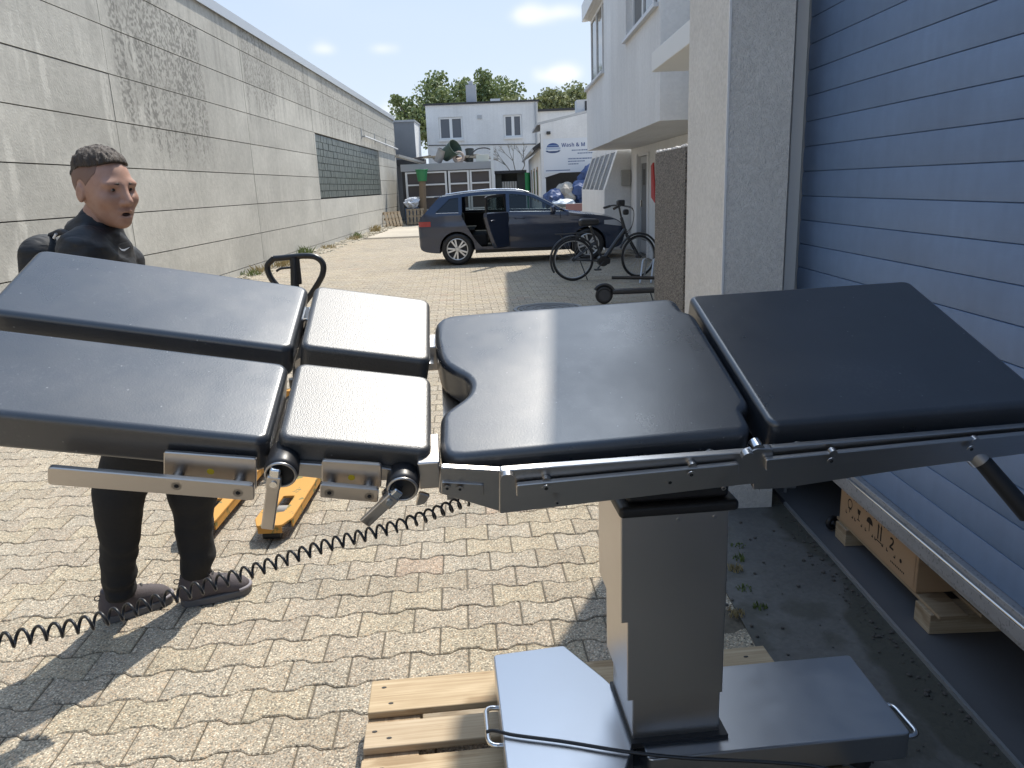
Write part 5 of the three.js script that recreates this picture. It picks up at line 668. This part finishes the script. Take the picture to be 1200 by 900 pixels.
// ================================================================ BACKGROUND
const blob = (cx, cy, cz, rx, ry, rz, seed, amp = 0.35, det = 4) => { const g = new THREE.IcosahedronGeometry(1, det), p = g.attributes.position, v = V3(); for (let i = 0; i < p.count; i++) { v.fromBufferAttribute(p, i).normalize(); const k = 1 + amp * (fbm(mod(v.x * 0.5 + v.z * 0.21 + 0.5, 1), mod(v.y * 0.5 + v.z * 0.37 + 0.5, 1), 6, 6, 3, seed) - 0.5) * 2 * (1 - 0.5 * Math.abs(v.y)); p.setXYZ(i, cx + v.x * k * rx, cy + v.y * k * ry, cz + v.z * k * rz); } g.computeVertexNormals(); return g; };
const ofs = (x, z) => ({ matrix: new THREE.Matrix4().makeTranslation(-x, 0, -z) });
{ // white office block
  const h = thing('office_block', 'white two-storey block with two windows and a roof chimney', 'building', [-1, 0, -49]), o = ofs(-1, -49);
  part('wall', [box(-4.05, 2.16, 0, 4.17, -53, -45), box(-4.05, 2.16, 5.35, 6.0, -53, -45), box(-4.05, -3.36, 4.17, 5.35, -53, -45), box(-2.03, 0.25, 4.17, 5.35, -53, -45), box(1.26, 2.16, 4.17, 5.35, -53, -45), box(-3.36, -2.03, 4.17, 5.35, -53, -45.2), box(0.25, 1.26, 4.17, 5.35, -53, -45.2)], mWhite2, h, o);
  part('roof_edge', [box(-4.15, 2.24, 6.0, 6.10, -53.1, -44.92)], mDark, h, o);
  for (const [a, b] of [[-3.35, -2.04], [0.26, 1.25]]) { const m = (a + b) / 2, w = part('window', [box(a, b, 4.18, 4.26, -45.14, -45.05), box(a, b, 5.26, 5.34, -45.14, -45.05), box(a, a + 0.09, 4.26, 5.26, -45.14, -45.05), box(b - 0.09, b, 4.26, 5.26, -45.14, -45.05), box(m - 0.08, m + 0.08, 4.26, 5.26, -45.14, -45.05)], mFrame, h, o); part('pane', [box(a + 0.09, m - 0.08, 4.26, 5.26, -45.11, -45.1)], P([0.10, 0.11, 0.13], 0.1), w, o); part('pane', [box(m + 0.08, b - 0.09, 4.26, 5.26, -45.11, -45.1)], P([0.10, 0.11, 0.13], 0.1), w, o); part('sill', [box(a - 0.05, b + 0.05, 4.08, 4.165, -45.0, -44.9)], mFrame, w, o); }
  part('downpipe', [cyl([2.05, 0, -44.93], [2.05, 5.95, -44.93], 0.05)], mGreyMetal, h, o); part('wall_vent', [box(-1.2, -0.95, 5.2, 5.4, -45.0, -44.96)], mGreyMetal, h, o); part('wall_cable', [cyl([-4.0, 3.9, -44.97], [2.1, 3.75, -44.97], 0.02)], mDark, h, o);
  part('chimney', [box(-1.78, -1.22, 6.1, 7.05, -46, -45.4), box(-1.62, -1.38, 7.05, 7.25, -45.9, -45.5)], M([0.42, 0.43, 0.46], 0.8), h, o); part('roof_hatch', [box(-0.45, 0.1, 6.1, 6.28, -46, -45.5)], mFrame, h, o);
  const a2 = thing('annex_block', 'lower white annex with dark roof edge beside the office block', 'building', [3.7, 0, -49]), o2 = ofs(3.7, -49);
  part('wall', [box(2.18, 5.4, 0, 5.55, -53, -46)], mWhite2, a2, o2); part('roof_edge', [box(2.18, 5.5, 5.55, 5.68, -53.1, -45.9)], mDark, a2, o2);
}
{ const h = thing('grey_outbuilding', 'small grey flat-roofed building with one bright side behind the hall', 'building', [-6, 0, -43.4]), o = ofs(-6, -43.4); part('wall', [box(-7.6, -4.42, 0, 4.95, -44.8, -42)], M([0.36, 0.38, 0.41], 0.9, { map: tWhite }), h, o); part('roof_edge', [box(-7.65, -4.37, 4.95, 5.05, -44.85, -41.95)], mGreyMetal, h, o); part('sunlit_side_skin', [box(-4.419, -4.40, 0.02, 4.94, -44.78, -42.02)], mWhite2, h, o); part('canopy', [box(-5.3, -3.9, 2.75, 3.05, -42.0, -40.9)], mDark, h, o); }  // thin white skin puts the sunlight on this side into the colour
{ // framed garage front with rubbish on its roof
  const h = thing('garage', 'low garage front of dark panels in pale frames', 'garage', [-2.5, 0, -38.5]), o = ofs(-2.5, -38.5), mPan = M([0.10, 0.085, 0.08], 0.75, { map: tex(256, 256, 1, (u, v) => lerp(0.75, 1.25, fbm(u, v, 5, 5, 6, 901))) });
  part('wall', [box(-4.62, -0.42, 0, 2.36, -40.5, -37.15)], mDark, h, o); part('fascia', [box(-4.64, -0.38, 2.36, 2.68, -40.6, -36.95)], M([0.36, 0.37, 0.38], 0.7), h, o); part('corner_post', [box(-0.46, -0.33, 0, 3.35, -37.1, -36.9)], M([0.75, 0.76, 0.74], .6), h, o);
  const ys = [2.29, 1.74, 1.18, 0.6, 0.05]; for (const [a, b] of [[-4.42, -2.58], [-2.43, -1.54], [-1.43, -0.52]]) { for (let i = 0; i < 4; i++) { part('panel', [box(a + 0.05, b - 0.05, ys[i + 1] + 0.03, ys[i] - 0.03, -37.14, -37.08)], mPan, h, o); part('frame_bar', [box(a, b, ys[i] - 0.035, ys[i] + 0.035, -37.1, -37.0)], mFrame, h, o); } part('frame_post', [box(a - 0.04, a + 0.05, 0, 2.33, -37.1, -36.995)], mFrame, h, o); part('frame_post', [box(b - 0.05, b + 0.04, 0, 2.33, -37.1, -36.995)], mFrame, h, o); }
}
{ const r = rng(71); const bin = (x, y, z, rad, h, tilt, turn, m, label) => solo('plastic_bin', [new THREE.LatheGeometry([[0.001, 0], [rad * 0.8, 0], [rad, h], [rad * 1.06, h], [rad * 1.06, h - 0.05], [rad * 0.94, h - 0.02], [rad * 0.75, 0.03], [0.001, 0.03]].map((q) => new THREE.Vector2(...q)), 28).rotateX(tilt).rotateY(turn).translate(x, y, z)], m, label, 'bin');
  bin(-2.62, 3.02, -37.6, 0.36, 0.8, 1.1, 0.9, M([0.07, 0.11, 0.085], 0.5), 'large dark green bin tipped over on the garage roof');
  bin(-2.95, 2.75, -37.4, 0.22, 0.62, 0.5, 1.2, M([0.4, 0.38, 0.37], 0.6), 'pale grey bin leaning on the green bin on the roof');
  bin(-1.45, 2.7, -37.7, 0.2, 0.6, -0.2, 0, M([0.06, 0.07, 0.07], 0.5), 'dark slim bin standing among the roof rubbish');
  solo('rolled_carpet', [cyl([-2.1, 2.78, -37.3], [-1.5, 2.9, -38], 0.1), new THREE.TorusGeometry(0.22, 0.07, 8, 24).translate(-1.95, 2.92, -37.3)], M([0.45, 0.36, 0.3], 0.9), 'beige roll and ring lying on the garage roof', 'roll');
  for (let i = 0; i < 7; i++) { const x = -4.3 + i * 0.6, l = 0.3 + r() * 0.5; solo('scrap_board', [rbox(-l, l, -0.05, 0.05, -0.2, 0.2, 0.01).rotateZ((r() - 0.5) * 0.7).rotateY(r()).translate(x + (r() - .5) * .2, 2.86 + r() * 0.14, -37.5 - r() * 0.5)], [M([0.5, 0.47, 0.42], 0.8), M([0.12, 0.1, 0.09], 0.8), M([0.36, 0.3, 0.22], 0.8)][i % 3], ['pale scrap board in the rubbish on the garage roof', 'dark scrap board in the rubbish on the garage roof', 'brown scrap board in the rubbish on the garage roof'][i % 3], 'board', 'scrap boards on the garage roof'); }
  solo('cream_panel', [rbox(-0.3, 0.3, 0, 0.32, -0.02, 0.02, 0.01).rotateX(-0.2).translate(-0.85, 2.69, -37.4)], M([0.62, 0.6, 0.5], 0.8), 'cream panel leaning on the garage roof beside the white post', 'panel');
  solo('bent_hose', [tube([[-1.5, 2.9, -37.4], [-1.1, 3.25, -37.5], [-0.7, 3.3, -37.5], [-0.4, 3.2, -37.4]], 0.03, 24, 6)], mDark, 'black hose arching over the garage roof', 'hose');
  solo('timber_post', [cyl([-3.66, 0, -36.2], [-3.60, 1.9, -36.2], 0.17, 0.15, 14)], M([0.2, 0.15, 0.1], 0.9), 'thick brown timber post in front of the garage', 'post');
  solo('green_tub', [new THREE.LatheGeometry([[0.001, 0], [0.2, 0], [0.27, 0.48], [0.30, 0.48], [0.30, 0.52], [0.25, 0.52], [0.18, 0.04], [0.001, 0.04]].map((q) => new THREE.Vector2(...q)), 24).translate(-3.60, 1.9, -36.2)], M([0.03, 0.22, 0.09], 0.5), 'green tub on top of the timber post', 'tub');
  const pal = (x, z, tilt, turn, m, label) => { const t = thing('old_pallet', label, 'pallet', [x, 0, z], turn); const X = rotX(tilt); for (let i = 0; i < 5; i++) part('slat', [box(-0.38 + i * 0.16, -0.27 + i * 0.16, 0.02, 0.72, 0, 0.03)], m, t, { matrix: X }); for (const y of [0.05, 0.36, 0.65]) part('rail', [box(-0.4, 0.4, y, y + 0.08, -0.1, -0.003)], m, t, { matrix: X }); };
  pal(-3.95, -35.4, -0.15, 0, mWoodGrey, 'grey wooden pallet standing upright before the garage'); pal(-4.75, -34.6, -0.5, 0.5, mWood[1], 'pale pallet leaning by the end of the concrete hall');
  solo('white_sack', [blob(-4.12, 0.98, -36.0, 0.32, 0.24, 0.25, 3, 0.8)], M([0.6, 0.63, 0.68], 0.8), 'white plastic sack piled against the garage front', 'sack'); solo('blue_crate', [rbox(-4.45, -3.85, 0.0, 0.75, -36.3, -35.9, 0.03)], M([0.05, 0.09, 0.16], 0.6), 'dark blue crate under the white sack', 'crate');
}
{ const h = thing('dark_shed', 'dark shed with a pale curtained opening beside the garage', 'shed', [0.35, 0, -39.5]), o = ofs(0.35, -39.5); part('wall', [box(-0.3, 1.15, 0, 1.1, -41, -38), box(-0.3, 0.0, 1.1, 2.12, -41, -38), box(0.75, 1.15, 1.1, 2.12, -41, -38), box(0, 0.75, 1.1, 2.12, -41, -38.6)], M([0.06, 0.065, 0.06], 0.8), h, o); part('roof', [box(-0.32, 1.2, 2.12, 2.25, -41.1, -37.8)], mDark, h, o); for (let i = 0; i < 6; i++) part('curtain_strip', [cyl([0.06 + i * 0.125, 0.9, -38.2], [0.06 + i * 0.125, 1.75, -38.2], 0.055)], M([0.62, 0.62, 0.6], 0.9), h, o);
  solo('green_drum', [cyl([1.2, 1.3, -36.6], [1.2, 2.1, -36.6], 0.12, 0.12, 18), cyl([1.2, 0, -36.6], [1.2, 1.3, -36.6], 0.05)], M([0.02, 0.25, 0.08], 0.5), 'green drum on a pole beside the lean-to', 'drum'); }
{ // bare shrub behind the garage
  const t = thing('bare_shrub', 'leafless grey branching shrub against the white block', 'shrub', [1.0, 0, -41]), r = rng(55), g = []; const grow = (p, d, l, rad, n) => { const q = p.clone().addScaledVector(d, l); g.push(cyl(p.toArray(), q.toArray(), rad, rad * 0.7, 6)); if (n) for (let i = 0; i < 3; i++) grow(q, d.clone().add(V3(r() - 0.6, r() * 0.8 - 0.25, r() - 0.5).multiplyScalar(1.3)).normalize(), l * (0.45 + r() * 0.2), rad * 0.65, n - 1); };
  grow(V3(0, 0, 0), V3(-0.1, 1, 0).normalize(), 1.75, 0.05, 4); part('branches', g, M([0.26, 0.24, 0.2], 0.9), t);
}
{ // sign building and lean-to
  const h = thing('sign_building', 'white gable-fronted building carrying a blue car wash sign', 'building', [3.6, 0, -30]), o = ofs(3.6, -30);
  part('gable_wall', [extr([[1.42, 1.75], [2.35, 2.0], [2.35, 2.66], [6.2, 2.66], [6.2, 4.5], [1.42, 3.56]], 0.2).translate(0, 0, -28.2)], mWhite2, h, o); part('roof_edge', [extr([[1.30, 3.54], [6.25, 4.52], [6.25, 4.60], [1.30, 3.62]], 4.2).translate(0, 0, -32.2)], mGreyMetal, h, o); part('corner_post', [box(1.42, 1.56, 0, 1.75, -28.2, -28.0)], mFrame, h, o); part('rear_wall', [box(1.6, 6.2, 0, 3.5, -32.2, -32)], mDark, h, o);
  part('roof_box', [box(2.72, 3.5, 3.75, 4.35, -29, -28.3)], M([.55, .56, .56], .6), h, o); part('vent_grille', [box(3.0, 3.45, 3.86, 4.3, -28.298, -28.28)], mDark, h, o); part('wall_lamp', [rbox(1.62, 1.76, 3.22, 3.32, -28.0, -27.9, 0.02)], mDark, h, o);
  const c = document.createElement('canvas'); c.width = 1024; c.height = 512; const k = c.getContext('2d'); k.fillStyle = '#dfe3e8'; k.fillRect(0, 0, 1024, 512); k.fillStyle = '#24407c';
  k.font = 'bold 78px sans-serif'; k.fillText('Wash & M', 282, 128);
  k.fillStyle = '#2c4a88'; k.beginPath(); k.ellipse(150, 125, 95, 60, 0, Math.PI, 0); k.fill(); k.fillStyle = '#7f95b8'; k.fillRect(70, 95, 160, 14); k.fillStyle = '#aebccf'; k.fillRect(40, 130, 225, 34); k.fillStyle = '#33486f'; k.beginPath(); k.ellipse(150, 175, 115, 40, 0, 0, Math.PI); k.fill(); k.fillStyle = '#dfe3e8'; k.fillRect(75, 176, 150, 8);
  k.fillStyle = '#5a6c8e'; const rr = rng(4); for (const [x, y, w, s] of [[440, 175, 500, 16], [530, 222, 380, 15], [380, 300, 560, 17], [380, 340, 240, 15], [380, 380, 150, 15]]) { let q = x; while (q < x + w) { const l = 8 + rr() * 26; k.fillRect(q, y, l, s); q += l + 5; } } k.fillRect(30, 470, 380, 14);
  const t = new THREE.CanvasTexture(c); t.colorSpace = THREE.SRGBColorSpace; part('sign', [new THREE.PlaneGeometry(2.3, 1.15).translate(2.65, 2.50, -27.99)], M([0.9, 0.9, 0.9], 0.6, { map: t }), h, { ...o, keepUV: true });
  const l = thing('lean_to', 'low white lean-to with dark roof edge along the lane', 'building', [2.2, 0, -34]), p = ofs(2.2, -34); part('wall', [box(1.40, 1.55, 0, 2.75, -40.5, -28.25)], mWhite2, l, p); part('roof', [extr([[1.15, 2.72], [1.15, 2.82], [1.9, 3.3], [1.9, 3.15]], 12.3).translate(0, 0, -40.55)], mDark, l, p); for (const z of [-30.2, -33, -36]) { const w = part('window', [box(1.37, 1.398, 0.9, 2.2, z - 0.9, z)], M([0.4, 0.33, 0.24], 0.7), l, p); part('pane', [box(1.36, 1.369, 1.0, 2.1, z - 0.8, z - 0.1)], mGlassDark, w, p); } part('gutter', [cyl([1.12, 2.72, -40.5], [1.12, 2.72, -28.3], 0.06)], mGreyMetal, l, p);
  const mBlue = P([0.05, 0.085, 0.20], 0.6), mBag = M([0.38, 0.35, 0.3], 0.8);
  [[1.75, 1.0, -26.8, 0.35, 0.4, mBlue, 'blue bulging bag in the heap nearest the lane'], [2.2, 1.15, -26.9, 0.42, 0.42, mBag, 'grey-brown bulging bag between the blue bags'], [2.75, 1.2, -26.9, 0.5, 0.42, mBlue, 'blue bag slumped beside the grey-brown bag'], [3.1, 1.75, -27.2, 0.45, 0.42, mBlue, 'blue bag lying on top of the heap'], [2.0, 0.75, -26.4, 0.5, 0.3, M([0.45, 0.5, 0.55], .6), 'pale crumpled sheet at the foot of the bags']].forEach(([x, y, z, rx, ry, m, lb], i) => solo('rubbish_bag', [blob(x, y, z, rx, ry, 0.4, 20 + i, 0.5)], m, lb, 'bag', 'bags under the car wash sign'));
  solo('skip_container', [box(1.6, 3.5, 0.0, 0.85, -27.5, -26.0), box(1.55, 3.55, 0.8, 0.9, -27.55, -25.95)], M([0.10, 0.12, 0.13], 0.7), 'dark waste container carrying the rubbish bags', 'container');
  solo('red_board', [rbox(2.0, 2.75, 0.62, 0.92, -25.0, -24.95, 0.01), box(2.05, 2.1, 0, 0.62, -25, -24.97), box(2.65, 2.7, 0, 0.62, -25, -24.97)], M([0.24, 0.13, 0.125], 0.8), 'faded red board on two legs before the waste container', 'board');
}
{ // trees beyond the roofs
  const mLeaf = [P([0.18, 0.225, 0.085], 0.75, { transmission: 0.3, thickness: 0 }), P([0.22, 0.24, 0.10], 0.75, { transmission: 0.3, thickness: 0 })], mBark = M([0.12, 0.09, 0.07], 0.9);
  [[487, 138, 30, 22, 'round tree rising behind the grey outbuilding', 0], [527, 124, 36, 26, 'broad tree rising left of the office chimney', 0], [578, 121, 30, 26, 'leafy tree rising right of the office chimney', 0], [607, 137, 16, 12, 'small tree showing over the office roof corner', 1], [648, 126, 15, 10, 'yellowish tree rising over the annex roof', 1], [672, 124, 14, 11, 'yellowish tree beside the white house bay', 1]].forEach(([px, py, rx, ry, lb, mi], i) => {
    const z = -64 - (i % 3) * 2, c = onZ(px, py, z), s = -z / 901, R = [rx * s, ry * s * 1.25, rx * s], t = thing('tree', lb, 'tree', [c.x, 0, z], 0, 'trees beyond the roofs'), r = rng(100 + i), br = [cyl([0, 0, 0], [0, c.y - R[1] * 0.4, 0], 0.28, 0.18, 9)];
    const cl = []; for (let k = 0; k < 26; k++) { const a = r() * 6.28, q = Math.acos(2 * r() - 1), d = 0.35 + 0.65 * Math.cbrt(r()); const p = V3(Math.sin(q) * Math.cos(a) * R[0] * d, Math.cos(q) * R[1] * d, Math.sin(q) * Math.sin(a) * R[2] * d); cl.push([p, 0.55 + r() * 0.8]); br.push(cyl([0, c.y - R[1] * 0.45, 0], [p.x, c.y + p.y, p.z], 0.06, 0.02, 5)); }
    part('trunk', br, mBark, t); const pos = []; for (const [p, w] of cl) for (let k = 0; k < 190; k++) { const a = r() * 6.28, q = Math.acos(2 * r() - 1), d = w * Math.pow(r(), 0.45), x = p.x + Math.sin(q) * Math.cos(a) * d, y = c.y + p.y + Math.cos(q) * d * 0.8, zz = p.z + Math.sin(q) * Math.sin(a) * d, e = 0.09 + r() * 0.1; const u = V3(r() - .5, r() - .5, r() - .5).normalize().multiplyScalar(e), v = V3(r() - .5, r() - .5, r() - .5).cross(u).normalize().multiplyScalar(e * 0.8); pos.push(x - u.x, y - u.y, zz - u.z, x + v.x, y + v.y, zz + v.z, x + u.x, y + u.y, zz + u.z, x - u.x, y - u.y, zz - u.z, x + u.x, y + u.y, zz + u.z, x - v.x, y - v.y, zz - v.z); }
    const g = new THREE.BufferGeometry(); g.setAttribute('position', new THREE.Float32BufferAttribute(pos, 3)); g.computeVertexNormals(); part('crown', [g], mLeaf[mi], t, { keepUV: true });
  });
}
renderer.render(scene, camera);
